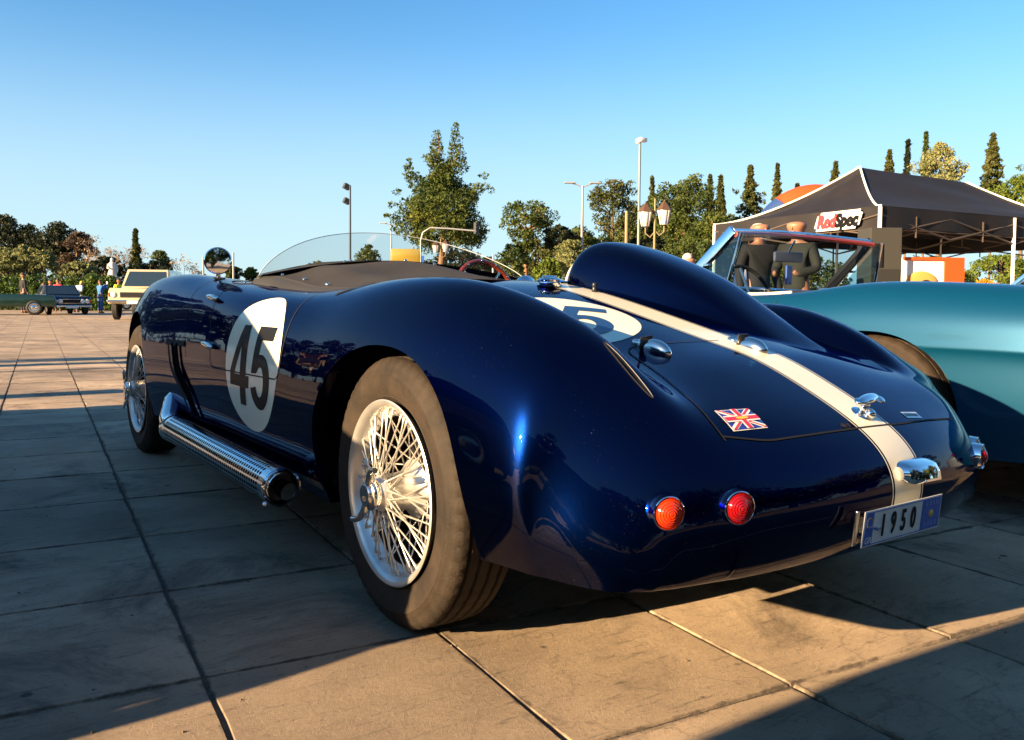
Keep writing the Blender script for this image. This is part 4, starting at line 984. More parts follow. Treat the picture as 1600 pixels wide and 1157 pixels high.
def roadster(loc, rz, pm, label, group=None, roof=False):
    t = empty('roadster' if not roof else 'coupe', loc, rz, label, 'car', group)
    b_ = mesh_obj('body', V_, F_, pm, t)
    bm = bmesh.new(); bm.from_mesh(b_.data)
    r = bmesh.ops.extrude_edge_only(bm, edges=[e for e in bm.edges if e.is_boundary and all(abs(v.co.x) > .45 and v.co.z < .66 and v.co.z > .2 for v in e.verts)])
    for v in r['geom']:
        if isinstance(v, bmesh.types.BMVert): v.co.x -= math.copysign(.03, v.co.x)
    bm.to_mesh(b_.data); bm.free(); b_.data.set_sharp_from_angle(angle=R(50))
    bm = bmesh.new(); add_box(bm, (0, 1.05, .33), (.88, 4.0, .28)); add_box(bm, (0, .78, .40), (1.12, .84, .05)); add_box(bm, (0, .37, .6), (1.16, .03, .34)); add_box(bm, (0, 1.22, .6), (1.16, .03, .34)); add_box(bm, (0, 1.22, .28), (1.40, 1.6, .12))
    for s in (-1, 1): add_box(bm, (s * .585, .8, .58), (.03, .84, .34))
    bm_obj('underbody', bm, M['under'], t)
    for s in (-1, 1):
        bm = bmesh.new(); add_box(bm, (s * .30, .62, .62), (.46, .14, .36), Matrix.Rotation(R(12), 3, 'X'), .05); add_box(bm, (s * .30, .84, .50), (.46, .42, .12), None, .04); bm_obj('seat', bm, M['rubberblack'], t, True, 50)
    for s in (-1, 1):
        for y in (0, 2.45):
            wl = tyre_mesh('tyre', .31, .10, .20, M['tyre2'], t, 120); wl.location = (s * .66, y, .31)
            if s > 0: wl.rotation_euler = (0, 0, PI)
            lathe('hubcap', [(-.07, .001), (-.075, .06), (-.055, .12), (-.075, .17), (-.078, .20), (-.06, .205)], 40, M['oldchrome'], wl, 'x')
    # windscreen: frame, glass, pillars, quarter lights
    hw, hb = .565, .60
    Tl, Tr, Bl, Br = Vector((-hw, .86, 1.085)), Vector((hw, .86, 1.085)), Vector((-hb, 1.17, .80)), Vector((hb, 1.17, .80))
    def arcx(A, B, bow, n=15): return [A.lerp(B, k / n) + Vector((0, bow * math.sin(PI * k / n), .02 * math.sin(PI * k / n))) for k in range(n + 1)]
    top, bot = arcx(Tl, Tr, .07), arcx(Bl, Br, .12)
    V = [p for a, b__ in zip(top, bot) for p in (a, b__)]
    fr = tube('windscreen_frame', top, .013, M['chrome'], t, 10)
    bm = bmesh.new()
    for p_, q_ in zip(top[:-1], top[1:]):
        pass
    tube('header_inner', [p + Vector((0, -.018, -.016)) for p in top], .014, M['redtrim'], fr, 8)
    tube('windscreen_base', bot, .012, M['chrome'], fr, 8)
    mesh_obj('windscreen_glass', V, grid_faces(len(top), 2), M['glass'], fr)
    for s, T, B in ((-1, Tl, Bl), (1, Tr, Br)):
        bm = bmesh.new(); d = (T - B); L_ = d.length
        rotm = Matrix((((Vector((1, 0, 0))).x, 0, 0), (0, 1, 0), (0, 0, 1))).to_3x3(); rotm = Vector((0, 0, 1)).rotation_difference(d.normalized()).to_matrix()
        add_box(bm, (T + B) / 2, (.028, .055, L_ + .02), rotm, .008); bm_obj('pillar', bm, M['chrome'] if s < 0 else M['darkmetal'], fr, True, 45)
        pT, pB = T + Vector((s * .01, -.075, -.01)), Vector((s * (hb + .005), .86, .80))
        pm_ = B + Vector((0, -.07, .0))
        tube('quarter_light_post', [pT + Vector((0, .01, 0)), pB], .008, M['chrome'], fr, 8)
        mesh_obj('quarter_light_glass', [pT, T + Vector((s * .01, -.04, -.02)), pm_, pB], [(0, 1, 2, 3)], M['tealglass'], fr, False)
        bm = bmesh.new(); add_box(bm, pm_.lerp(pT, .45) + Vector((s * .012, .03, 0)), (.012, .035, .012), None, .003); bm_obj('quarter_light_catch', bm, M['chrome'], fr)
    bm = bmesh.new(); add_box(bm, (0, .97, .985), (.20, .02, .055), Matrix.Rotation(R(-8), 3, 'Z'), .012); mi = bm_obj('rear_view_mirror', bm, M['mirrorback'], fr, True, 45)
    tube('mirror_stalk', [(0, .97, 1.0), (0, .93, 1.07)], .006, M['chrome'], mi, 6)
    bm = bmesh.new(); add_box(bm, (0, .965, .89), (.045, .012, .10), None, .004); bm_obj('hanging_tag', bm, M['plate_blue'], mi)
    s_ = empty('steering_wheel', (-.30, .97, .78)); s_.parent = t; s_.rotation_euler = (R(-25), 0, 0)
    ring('wheel_rim', .165, .010, M['rubberblack'], s_)
    for k in range(3):
        a = PI / 2 + 2 * PI * k / 3; tube('wheel_spoke', [(0, 0, 0), (.16 * math.cos(a), 0, .16 * math.sin(a))], .007, M['oldchrome'], s_, 6)
    tube('column', [(0, 0, 0), (0, .25, -.03)], .02, M['rubberblack'], s_, 8)
    # trim: sill moulding, door gap and handle, tail lamps, bumper
    def nr(p): l, n, i, d = bv2.find_nearest(Vector(p)); return l, n
    tube('cockpit_trim', [(x, .40 + .012, .800) for x in np.linspace(-.5, .5, 9)] , .010, M['oldchrome'], t, 6)
    tube('door_top_trim', [nr((-.63, y, .79))[0] + Vector((0, 0, .004)) for y in np.linspace(.46, 1.16, 12)], .006, M['cream'], t, 6)
    for yy in (.46, 1.20):
        pts = []
        for z in np.linspace(.30, .775, 14):
            l, n, i, d = bv2.ray_cast(Vector((-2, yy, z)), Vector((1, 0, 0)));
            if l is not None: pts.append(l + Vector((-.0015, 0, 0)))
        tube('panel_gap', pts, .0022, M['seam'], t, 5)
    l, n = nr((-.78, .60, .66)); bm = bmesh.new(); add_tube(bm, [l + n * .004, l + n * .02, l + n * .02 + Vector((0, .10, .0)), l + n * .004 + Vector((0, .11, 0))], .007, 8); bm_obj('door_handle', bm, M['chrome'], t, True)
    for s in (-1, 1):
        lathe('tail_lamp', [(-.03, .04), (.01, .045), (.02, .04), (.03, .02), (.032, .001)], 20, M['red_lens'], t, 'y', (s * .5, -1.12, .55)).rotation_euler = (0, 0, PI)
        lathe('headlamp', [(-.03, .09), (.01, .095), (.02, .085), (.03, .04), (.035, .001)], 24, M['chrome'], t, 'y', (s * .55, 3.12, .58))
    tube('rear_bumper', [(x, -1.17 + .10 * (x / .7) ** 2, .42) for x in np.linspace(-.68, .68, 11)], .03, M['chrome'], t, 10)
    tube('front_bumper', [(x, 3.30 - .12 * (x / .7) ** 2, .40) for x in np.linspace(-.68, .68, 11)], .03, M['chrome'], t, 10)
    return t, b_
M['tyre2'] = tyremat('brown_dusty_tyre', (.018, .012, .008), (.035, .024, .015))
M['redtrim'] = pmat('red_leather_trim', (.28, .03, .012), .3, 0, coat=.6)
M['tealglass'] = glassmat('tinted_quarter_glass', (.45, .75, .85), .10, .75)
M['mirrorback'] = pmat('blue_grey_mirror_back', (.10, .12, .18), .35, .3)
teal, _ = roadster((2.20, .22, 0), 0, M['teal'], 'teal open roadster parked beside the blue racing car')
third, _ = roadster((4.35, -.35, 0), R(2), M['silverpaint'], 'pale blue roadster whose windscreen shows at the right edge behind the teal car')
# neighbour on the left: a closed red car; only its shadow and its reflection reach the picture
redc, rb = roadster((-3.15, 1.10, 0), 0, M['redpaint'], 'red coupe parked left of the blue racing car, mirrored in its door', roof=True)
redc.scale = (1.05, 1.08, 1.22)
rows = []
for (y, hw, z) in ((-.75, .42, .80), (-.55, .50, .93), (-.25, .56, 1.05), (.1, .58, 1.14), (.5, .58, 1.17), (.85, .56, 1.14), (1.05, .55, 1.02), (1.25, .52, .86)):
    rows.append([(hw * math.copysign(abs(math.cos(t)) ** .55, -math.cos(t)), y, .76 + (z - .76) * math.sin(t) ** .6) for t in np.linspace(0, PI, 17)])
SR = surf(np.array(rows), 40, 40, 2); mesh_obj('roof', SR.reshape(-1, 3), grid_faces(40, 40, True), M['redpaint'], redc)
# ------------------------------------------------------------------ surroundings
FH = _fh
def pt(px, py, D):
    d = _fw + _r * (px - CX) / F_PX - _u * (py - CY) / F_PX; return Vector(CAM + d * (D / (d @ FH)))
def leafmat(name, c0, c1, c2, sc=.5, trans=.25):
    mt, t, b = newmat(name); b.inputs['Roughness'].default_value = .6; b.inputs['Specular IOR Level'].default_value = .25
    tc = t.nodes.new('ShaderNodeTexCoord'); oi = t.nodes.new('ShaderNodeObjectInfo')
    n = t.nodes.new('ShaderNodeTexNoise'); n.inputs['Scale'].default_value = sc; n.inputs['Detail'].default_value = 9; n.inputs['Roughness'].default_value = .75; t.links.new(tc.outputs['Object'], n.inputs['Vector'])
    cr = t.nodes.new('ShaderNodeValToRGB'); e = cr.color_ramp.elements; e[0].position = .34; e[1].position = .52; e[0].color = (*c0, 1); e[1].color = (*c1, 1); x = e.new(.68); x.color = (*c2, 1)
    t.links.new(n.outputs['Fac'], cr.inputs[0]); t.links.new(cr.outputs[0], b.inputs['Base Color'])
    tr = t.nodes.new('ShaderNodeBsdfTranslucent'); t.links.new(cr.outputs[0], tr.inputs['Color']); ms = t.nodes.new('ShaderNodeMixShader'); ms.inputs['Fac'].default_value = trans
    t.links.new(b.outputs[0], ms.inputs[1]); t.links.new(tr.outputs[0], ms.inputs[2]); t.links.new(ms.outputs[0], t.nodes['Material Output'].inputs['Surface'])
    return mt
M['pine'] = leafmat('pine_foliage', (.020, .042, .010), (.058, .082, .014), (.125, .128, .020))
M['cypress'] = leafmat('cypress_foliage', (.030, .046, .014), (.065, .075, .018), (.120, .105, .030))
M['darkleaf'] = leafmat('dark_evergreen_foliage', (.010, .018, .010), (.018, .028, .012), (.035, .040, .018))
M['olive'] = leafmat('silvery_shrub_foliage', (.10, .12, .045), (.20, .21, .08), (.32, .30, .13))
M['hedge'] = leafmat('hedge_foliage', (.018, .038, .006), (.05, .095, .014), (.12, .17, .025), 1.5)
M['autumn'] = leafmat('dry_autumn_leaves', (.14, .09, .05), (.28, .20, .12), (.42, .34, .24))
M['bright'] = leafmat('bright_green_foliage', (.05, .085, .010), (.10, .14, .016), (.17, .19, .03))
M['bark'] = pmat('bark', (.13, .085, .055), .9, noise=.5, nscale=6, bump=.8, bscale=12)
M['pinebark'] = pmat('red_pine_bark', (.20, .10, .055), .9, noise=.5, nscale=6, bump=.8, bscale=12)
def leaves(rng, centers, radii, counts, size, flat=1.0, aspect=1.0):
    P = []
    for c, r, n in zip(centers, radii, counts):
        d = rng.normal(size=(n, 3)); d /= np.linalg.norm(d, axis=1)[:, None]; rr = r * rng.uniform(.25, 1, (n, 1)) ** .5
        p = d * rr; p[:, 2] *= flat; P.append(p + c)
    P = np.concatenate(P); n = len(P); a = rng.normal(size=(n, 3)); a /= np.linalg.norm(a, axis=1)[:, None]
    b_ = rng.normal(size=(n, 3)); b_ -= (b_ * a).sum(1)[:, None] * a; b_ /= np.linalg.norm(b_, axis=1)[:, None]
    s = size * rng.uniform(.45, 1.0, (n, 1)) * (1 + .9 * (rng.random((n, 1)) < .12)); a = a * s * aspect; b_ = b_ * s
    return np.stack([P - a * .5 - b_ * .2, P + a * .5 - b_ * .5, P + a * .35 + b_ * .5], 1).reshape(-1, 3)
def tri_mesh(name, V, mat, parent):
    n = len(V) // 3; me = bpy.data.meshes.new(name); me.vertices.add(len(V)); me.vertices.foreach_set('co', V.astype(np.float32).ravel())
    me.loops.add(n * 3); me.loops.foreach_set('vertex_index', np.arange(n * 3, dtype=np.int32)); me.polygons.add(n)
    me.polygons.foreach_set('loop_start', np.arange(0, n * 3, 3, dtype=np.int32)); me.update(calc_edges=True); return link(name, me, parent, mat)
PROF = {
 'pine': ([0, .12, .3, .5, .7, .85, 1], [.45, .88, 1.0, .92, .68, .45, .15]),
 'round': ([0, .15, .4, .7, .9, 1], [.45, .8, 1.0, .95, .62, .25]),
 'umbrella': ([0, .2, .45, .7, .9, 1], [.25, .45, .85, 1.0, .75, .35]),
 'cone': ([0, .1, .35, .65, .85, 1], [.7, 1.0, .75, .45, .20, .03]),
 'cypress': ([0, .1, .4, .7, .88, 1], [.7, 1.0, .92, .55, .26, .03]),
 'shrub': ([0, .3, .6, .85, 1], [.9, 1.0, .95, .7, .35]),
}
TREE_N = 0
def tree(name, px, D, ytop, wpx, kind, mat, label, group, yb=None, seed=0, dens=1.0, trunk=.25, tmat='bark', leaf=None, lean=0, tips=(), gaps=1.0):
    """px: centre, ytop/yb: crown top and crown bottom, wpx: crown width; D: distance"""
    rng = np.random.default_rng(seed + 11); base = pt(px, 480, D); base.z = 0; top = pt(px, ytop, D); H = top.z; zb = H * trunk if yb is None else max(.0, pt(px, yb, D).z)
    W = wpx / F_PX * D / 2; root = empty(name, base, 0, label, 'tree' if kind != 'shrub' else 'shrub', group)
    hh, ww = PROF[kind]; C_ = []; Rr = []; N = []
    rc0 = max(.16, min(W * .34, (H - zb) * .16)) * (1 if kind not in ('cypress', 'cone') else .75)
    vol = (W * 2) * (H - zb); nc = int(np.clip(vol / (rc0 ** 2) * 1.7 * dens, 40, 240))
    for k in range(nc):
        h = rng.uniform(0, 1) ** .9; R_ = W * np.interp(h, hh, ww); a = rng.uniform(0, 2 * PI); q = math.sqrt(rng.uniform(.10, 1)); q = q * (1 + .12 * math.sin(a * 3 + h * 9 + seed) * gaps)
        rc = rc0 * rng.uniform(.55, 1.15) * (.55 + .45 * np.interp(h, hh, ww))
        if kind in ('cypress', 'cone'): R_ *= rng.uniform(.55, 1.35)
        R_ = max(0, R_ - rc * .6)
        C_.append((R_ * q * math.cos(a) + lean * h, R_ * q * math.sin(a), zb + rc * .6 + h * (H - zb - rc * 1.2))); Rr.append(rc); N.append(1)
    for (tx, ty, tr) in tips:     # extra sprays reaching out at given picture positions
        p = pt(tx, ty, D) - base; C_.append(tuple(p)); Rr.append(tr / F_PX * D); N.append(1)
    C_ = np.array(C_); Rr = np.array(Rr); ls = leaf or max(.05, min(.20, D * .0031))
    cnt = np.clip((Rr ** 2 / ls ** 2 * 13.0), 40, 800).astype(int)
    V = leaves(rng, C_, Rr, cnt, ls, .75, .8); tri_mesh('crown', V, mat, root)
    # trunk and limbs
    bm = bmesh.new(); tw = max(.05, W * .085); n = 7
    pts = [Vector((.04 * W * math.sin(i * 1.3 + seed) + lean * i / n * .5, .04 * W * math.cos(i * 1.1 + seed), (H * .92) * i / n)) for i in range(n + 1)]
    add_tube(bm, pts, [tw * (1.15 - i / n) + .01 for i in range(n + 1)], 7)
    idx = rng.choice(len(C_), min(len(C_), 16), replace=False)
    for i in idx:
        c = Vector(C_[i]); z0 = max(zb * .7, c.z - .35 * abs(math.hypot(c.x, c.y)) - .2); k = min(n - 1, int(z0 / (H * .92) * n)); s0 = pts[k].lerp(pts[k + 1], .5); mid = s0.lerp(c, .55) + Vector((0, 0, .05 * W))
        add_tube(bm, [s0, mid, c], [tw * .38, tw * .22, tw * .08], 5, False)
    bm_obj('trunk', bm, M[tmat], root, True)
    return root
def bare_tree(px, D, ytop, wpx, label, group, seed=0, mat='autumn', dens=1.0):
    rng = np.random.default_rng(seed); base = pt(px, 480, D); base.z = 0; H = pt(px, ytop, D).z; W = wpx / F_PX * D / 2
    root = empty('bare_tree', base, 0, label, 'tree', group); bm = bmesh.new(); tipsP = []
    def grow(p, d, L_, r, lv):
        q = p + d * L_; add_tube(bm, [p, p.lerp(q, .5) + Vector(rng.normal(size=3)) * L_ * .05, q], [r, r * .8, r * .6], 4, False)
        if lv == 0: tipsP.append(tuple(q)); return
        for _ in range(3 if lv > 1 else 4):
            dd = (d + Vector(rng.normal(size=3)) * .42 + Vector((0, 0, .15))).normalized(); dd.x *= 1 + .15 * W / H; grow(q, dd.normalized(), L_ * rng.uniform(.6, .85), r * .55, lv - 1)
    grow(Vector((0, 0, 0)), Vector((0, 0, 1)), H * .27, H * .016, 4)
    bm_obj('trunk', bm, M['barebark'], root)
    T = np.array(tipsP); T = T[rng.random(len(T)) < .8 * dens]; V = leaves(rng, T, [H * .05] * len(T), [int(7 * dens) + 1] * len(T), max(.04, D * .0017)); tri_mesh('crown', V, M[mat], root)
    return root
M['barebark'] = pmat('grey_twigs', (.25, .20, .16), .9)

# ---- trees of the right and the middle
G1 = 'trees behind the parked cars'
tree('pine_tree', 690, 36, 258, 150, 'pine', M['pine'], 'tallest pine with two pointed tops standing alone in the middle', G1, yb=398, seed=3, dens=1.9, tmat='pinebark',
     tips=((636, 262, 7), (638, 272, 10), (676, 250, 16), (690, 262, 20), (704, 262, 18), (650, 285, 18), (735, 300, 16), (683, 214, 9), (681, 230, 12), (680, 248, 15), (712, 202, 7), (713, 216, 10), (712, 234, 14), (713, 252, 16), (640, 250, 5), (638, 262, 9), (643, 275, 14), (684, 207, 6), (683, 222, 9), (682, 240, 14), (684, 258, 17), (712, 195, 5), (711, 208, 8), (712, 226, 12), (714, 245, 16), (716, 262, 18), (768, 298, 7), (758, 292, 9), (745, 296, 13), (757, 275, 8), (620, 300, 8), (612, 320, 8), (606, 337, 6), (618, 345, 10), (625, 360, 12), (760, 362, 8), (745, 370, 10), (700, 290, 26), (670, 300, 26), (730, 310, 20), (725, 345, 22), (650, 340, 20)), gaps=1.5)
tree('pine_tree', 820, 42, 314, 96, 'umbrella', M['pine'], 'umbrella pine with rounded top right of the tallest pine', G1, yb=395, seed=5, dens=1.0, tmat='pinebark', tips=((862, 338, 14), (850, 352, 10), (800, 330, 16), (838, 322, 14)))
tree('evergreen_tree', 872, 38, 352, 62, 'round', M['darkleaf'], 'dark rounded evergreen tree beside the umbrella pine', G1, yb=392, seed=6, dens=1.2)
tree('evergreen_tree', 800, 36, 382, 70, 'shrub', M['pine'], 'low green pine bush below the umbrella pine', G1, yb=440, seed=7)
tree('olive_tree', 893, 33, 374, 78, 'round', M['olive'], 'pale yellow green bushy tree in front of the dark evergreen', G1, yb=445, seed=8, dens=1.3)
tree('olive_tree', 858, 32, 402, 50, 'shrub', M['bright'], 'small light green bush left of the pale bushy tree', G1, yb=450, seed=9)
tree('evergreen_tree', 955, 44, 279, 92, 'umbrella', M['cypress'], 'dark open crowned tree left of the tall camera mast', G1, yb=392, seed=10, dens=.75, gaps=2, tips=((985, 287, 8), (990, 300, 10), (935, 300, 9), (950, 310, 14)))
tree('cypress_tree', 1016, 46, 276, 18, 'cypress', M['cypress'], 'narrow cypress spire just right of the camera mast', G1, yb=400, seed=12)
tree('pine_tree', 1068, 42, 274, 110, 'round', M['pine'], 'large round pine behind the twin lantern lamp', G1, yb=392, seed=13, dens=1.3, tmat='pinebark', tips=((1088, 278, 12), (1040, 295, 14), (1030, 310, 12), (1110, 300, 14)))
tree('pine_tree', 1110, 38, 330, 90, 'round', M['pine'], 'green pine between the round pine and the tent', G1, yb=420, seed=14, dens=1.2, tmat='pinebark')
tree('cypress_tree', 1106, 48, 273, 15, 'cypress', M['cypress'], 'thin dark cypress above the green pine', G1, yb=360, seed=15)
tree('cypress_tree', 1122, 48, 274, 22, 'cone', M['cypress'], 'short pointed cypress right of the thin dark one', G1, yb=350, seed=16)
tree('cypress_tree', 1168, 44, 258, 52, 'cone', M['cypress'], 'ragged pointed conifer left of the orange arch', G1, yb=372, seed=17, dens=.9, tips=((1192, 305, 6), (1190, 315, 8), (1150, 300, 6)))
tree('cypress_tree', 1210, 46, 256, 30, 'cone', M['cypress'], 'slim dense conifer just left of the orange arch', G1, yb=375, seed=18, dens=1.4)
tree('cypress_tree', 1241, 50, 287, 16, 'cone', M['cypress'], 'small conifer tip above the orange arch', G1, yb=350, seed=19)
tree('cypress_tree', 1300, 48, 253, 24, 'cypress', M['cypress'], 'dark conifer top left of the tent peak', G1, yb=350, seed=20)
tree('cypress_tree', 1383, 40, 234, 32, 'cone', M['cypress'], 'leftmost conifer above the tent ridge', G1, yb=330, seed=21)
tree('cypress_tree', 1411, 40, 218, 15, 'cypress', M['darkleaf'], 'thinnest dark cypress above the tent ridge', G1, yb=330, seed=22)
tree('cypress_tree', 1439, 40, 206, 24, 'cone', M['pine'], 'tall yellow green cypress above the tent ridge', G1, yb=330, seed=23, dens=1.4)
tree('olive_tree', 1462, 38, 222, 74, 'round', M['olive'], 'pale leafy tree with reddish patches above the tent ridge', G1, yb=330, seed=24, dens=1.1, gaps=2, tips=((1433, 262, 14), (1483, 240, 10)))
tree('cypress_tree', 1543, 38, 208, 42, 'cypress', M['cypress'], 'tall ragged cypress above the right slope of the tent', G1, yb=340, seed=25, dens=.95, gaps=2)
tree('evergreen_tree', 1592, 32, 268, 92, 'round', M['bright'], 'bright green round tree at the right edge', G1, yb=372, seed=26, dens=1.3, tips=((1560, 300, 16), (1550, 320, 16), (1530, 330, 12), (1600, 262, 10)))
tree('evergreen_tree', 1440, 30, 400, 150, 'shrub', M['bright'], 'leafy green shrub seen under the tent roof', G1, yb=470, seed=27, dens=1.2)
tree('evergreen_tree', 1560, 30, 398, 130, 'shrub', M['bright'], 'right hand leafy shrub under the tent roof', G1, yb=470, seed=28, dens=1.2)
tree('olive_tree', 1540, 22, 436, 46, 'shrub', M['yellow'] if 'yellow' in M else leafmat('yellow_flowers', (.35, .16, .01), (.6, .30, .02), (.7, .42, .03)), 'small yellow flowering bush below the tent', G1, yb=470, seed=29)
tree('evergreen_tree', 1250, 36, 395, 160, 'shrub', M['pine'], 'green shrubs seen through the teal car windscreen', G1, yb=470, seed=30, dens=1.1)
tree('evergreen_tree', 1010, 46, 372, 170, 'shrub', M['darkleaf'], 'dark thicket behind the lamp posts', G1, yb=450, seed=31, dens=1.1)
tree('evergreen_tree', 720, 48, 392, 130, 'shrub', M['darkleaf'], 'dark low thicket behind the tallest pine', G1, yb=450, seed=32)
tree('evergreen_tree', 640, 70, 398, 80, 'shrub', M['cypress'], 'distant low bushes left of the tallest pine', G1, yb=450, seed=33)
tree('evergreen_tree', 575, 80, 382, 46, 'round', M['pine'], 'small distant tree seen through the racing car windscreen', G1, yb=440, seed=34)
tree('evergreen_tree', 500, 95, 408, 60, 'shrub', M['cypress'], 'lowest distant bushes behind the windscreen', G1, yb=450, seed=35)

for k, (px, D, yt, wd, mk, lab) in enumerate(((985, 50, 345, 110, 'pine', 'green tree filling the gap behind the camera mast'), (1045, 50, 320, 90, 'cypress', 'dark green tree behind the twin lantern lamp'), (1140, 46, 335, 90, 'pine', 'low green pine left of the ragged conifer'),
        (1190, 46, 330, 80, 'pine', 'green pine at the foot of the slim conifers'), (925, 50, 372, 80, 'darkleaf', 'dark green tree behind the double armed street lamp'), (760, 52, 402, 90, 'cypress', 'low green tree between the two big pines'), (1080, 36, 372, 120, 'pine', 'low green pines right in front of the tree belt'), (840, 48, 372, 90, 'cypress', 'green tree behind the umbrella pine'), (905, 46, 352, 70, 'pine', 'rounded green tree right behind the double armed street lamp'), (990, 54, 318, 80, 'cypress', 'tall dark green tree just left of the narrow cypress spire'), (1225, 50, 345, 80, 'pine', 'green tree between the tent corner and the slim conifer'))):
    tree('evergreen_tree', px, D, yt, wd, 'round', M[mk], lab, G1, yb=450, seed=200 + k, dens=1.3)
# ---- left hand trees
G2 = 'trees and shrubs behind the hedge'
tree('evergreen_tree', 8, 66, 334, 80, 'round', M['darkleaf'], 'tallest dark evergreen at the left edge', G2, yb=440, seed=40, dens=1.5)
tree('evergreen_tree', 50, 66, 350, 60, 'round', M['darkleaf'], 'second dark evergreen from the left edge', G2, yb=440, seed=41, dens=1.5)
tree('evergreen_tree', 95, 64, 347, 70, 'umbrella', M['darkleaf'], 'dark evergreen with rounded top behind the olive shrubs', G2, yb=430, seed=42, dens=1.6)
tree('evergreen_tree', 122, 62, 362, 70, 'round', M['autumn2'] if 'autumn2' in M else leafmat('brownish_foliage', (.03, .022, .014), (.06, .04, .025), (.10, .06, .035)), 'brownish dark tree right of the dark evergreens', G2, yb=440, seed=43, dens=1.4)
bare_tree(172, 60, 354, 60, 'pale bare tree with dry leaves left of the cypress', G2, 44)
bare_tree(196, 62, 360, 40, 'second pale bare tree close to the cypress', G2, 45)
tree('cypress_tree', 213, 60, 358, 24, 'cone', M['cypress'], 'green pointed cypress beyond the beige car', G2, yb=440, seed=46, dens=1.5)
tree('evergreen_tree', 248, 66, 391, 42, 'round', M['pine'], 'small round tree right of the cypress', G2, yb=440, seed=47)
bare_tree(288, 66, 392, 50, 'low bare bush above the blue front wing', G2, 48)
tree('evergreen_tree', 235, 60, 408, 90, 'shrub', M['darkleaf'], 'dark low shrubs behind the beige car', G2, yb=450, seed=49)
tree('evergreen_tree', 165, 60, 400, 70, 'shrub', M['darkleaf'], 'dark shrubs behind the white statue', G2, yb=450, seed=50)
tree('olive_bush', 12, 52, 386, 60, 'shrub', M['olive'], 'silvery shrub at the left edge', G2, yb=430, seed=51)
tree('olive_bush', 42, 52, 383, 50, 'shrub', M['olive'], 'silvery shrub second from the left edge', G2, yb=430, seed=52)
tree('olive_bush', 70, 52, 391, 44, 'shrub', M['olive'], 'silvery shrub in the middle of the row', G2, yb=430, seed=53)
tree('olive_bush', 125, 52, 409, 56, 'shrub', M['olive'], 'lowest silvery shrub of the row', G2, yb=432, seed=54)
tree('evergreen_tree', 365, 90, 415, 30, 'round', M['pine'], 'tiny distant tree left of the windscreen', G2, yb=440, seed=56)
tree('evergreen_tree', 392, 90, 418, 26, 'round', M['pine'], 'tiny distant tree touching the windscreen edge', G2, yb=440, seed=57)
# far off wood that closes the horizon
rngw = np.random.default_rng(5); Cw = []; Rw = []
for k in range(230):
    a = rngw.uniform(0, 2 * PI); rr = rngw.uniform(118, 135); Cw.append((rr * math.cos(a), rr * math.sin(a), rngw.uniform(.5, 2.6))); Rw.append(rngw.uniform(1.6, 3.0))
wood = tri_mesh('distant_wood', leaves(rngw, np.array(Cw), Rw, [90] * 230, .75, .8), M['darkleaf'], None); tag(wood, 'low dark wood along the far horizon', 'wood', kind='stuff')
# trees behind the photographer and to the left: they show as reflections in the paint
G3 = 'trees mirrored in the car bodies'
def plain_tree(x, y, H, W, kind, mat, label, seed):
    H *= 1.28; W *= 1.25
    rng = np.random.default_rng(seed); root = empty('evergreen_tree', (x, y, 0), 0, label, 'tree', G3); hh, ww = PROF[kind]; C_, Rr = [], []
    for k in range(90):
        h = rng.uniform(0, 1); R_ = W * np.interp(h, hh, ww) * math.sqrt(rng.uniform(.05, 1)); a = rng.uniform(0, 2 * PI); C_.append((R_ * math.cos(a), R_ * math.sin(a), H * .15 + h * H * .85)); Rr.append(W * rng.uniform(.2, .36))
    tri_mesh('crown', leaves(rng, np.array(C_), Rr, [60] * 90, .5, .8), mat, root); tube('trunk', [(0, 0, 0), (.1, 0, H * .7)], [W * .09, W * .04], M['bark'], root, 6)
ROWL = [(-8.5 - 4.6 * k, 84 + .8 * math.sin(k * 2.3), 12.6 + 2.0 * math.sin(k * 1.7), 3.4 + .5 * math.cos(k * 2.9)) for k in range(12)]
ROWB = [(-34, -6, 5.5, 3.0), (-32, -14, 6.5, 3.4), (-20, -18, 7, 3.4), (-13, -17, 6, 3), (-7, -15, 7, 3.2), (-1, -16, 6.5, 3.2), (5, -15, 7.5, 3.4), (11, -16, 6.5, 3.2), (17, -14, 7, 3.2), (23, -10, 7, 3.4)]
ORD = ('first', 'second', 'third', 'fourth', 'fifth', 'sixth', 'seventh', 'eighth', 'ninth', 'tenth', 'eleventh', 'twelfth')
for k, (x, y, H, W) in enumerate(ROWL + ROWB):
    plain_tree(x, y, H, W, ('round', 'pine', 'umbrella')[k % 3], M['darkleaf' if k % 4 else 'pine'], ('%s evergreen of the row left of the hedge, counted from the hedge' % ORD[k]) if k < 12 else '%s evergreen of the row behind the photographer, counted from the left' % ORD[k - 12], 100 + k)
# hedge
hp0, hp1 = pt(-60, 428, 50), pt(186, 434, 50); hz = pt(90, 427, 50).z
rh = np.random.default_rng(2); n = 220; tH = rh.uniform(0, 1, n); cc = np.array([[hp0.x + (hp1.x - hp0.x) * t, hp0.y + (hp1.y - hp0.y) * t, z] for t, z in zip(tH, rh.uniform(.1, hz - .35, n))])
hv = leaves(rh, cc, [.42] * n, [150] * n, .13); hv[:, 2] = np.minimum(hv[:, 2], hz + .05 * np.sin(hv[:, 0] * 3)); 
hedge = tri_mesh('hedge', hv, M['hedge'], None); tag(hedge, 'long clipped green hedge behind the parked cars on the left', 'hedge')
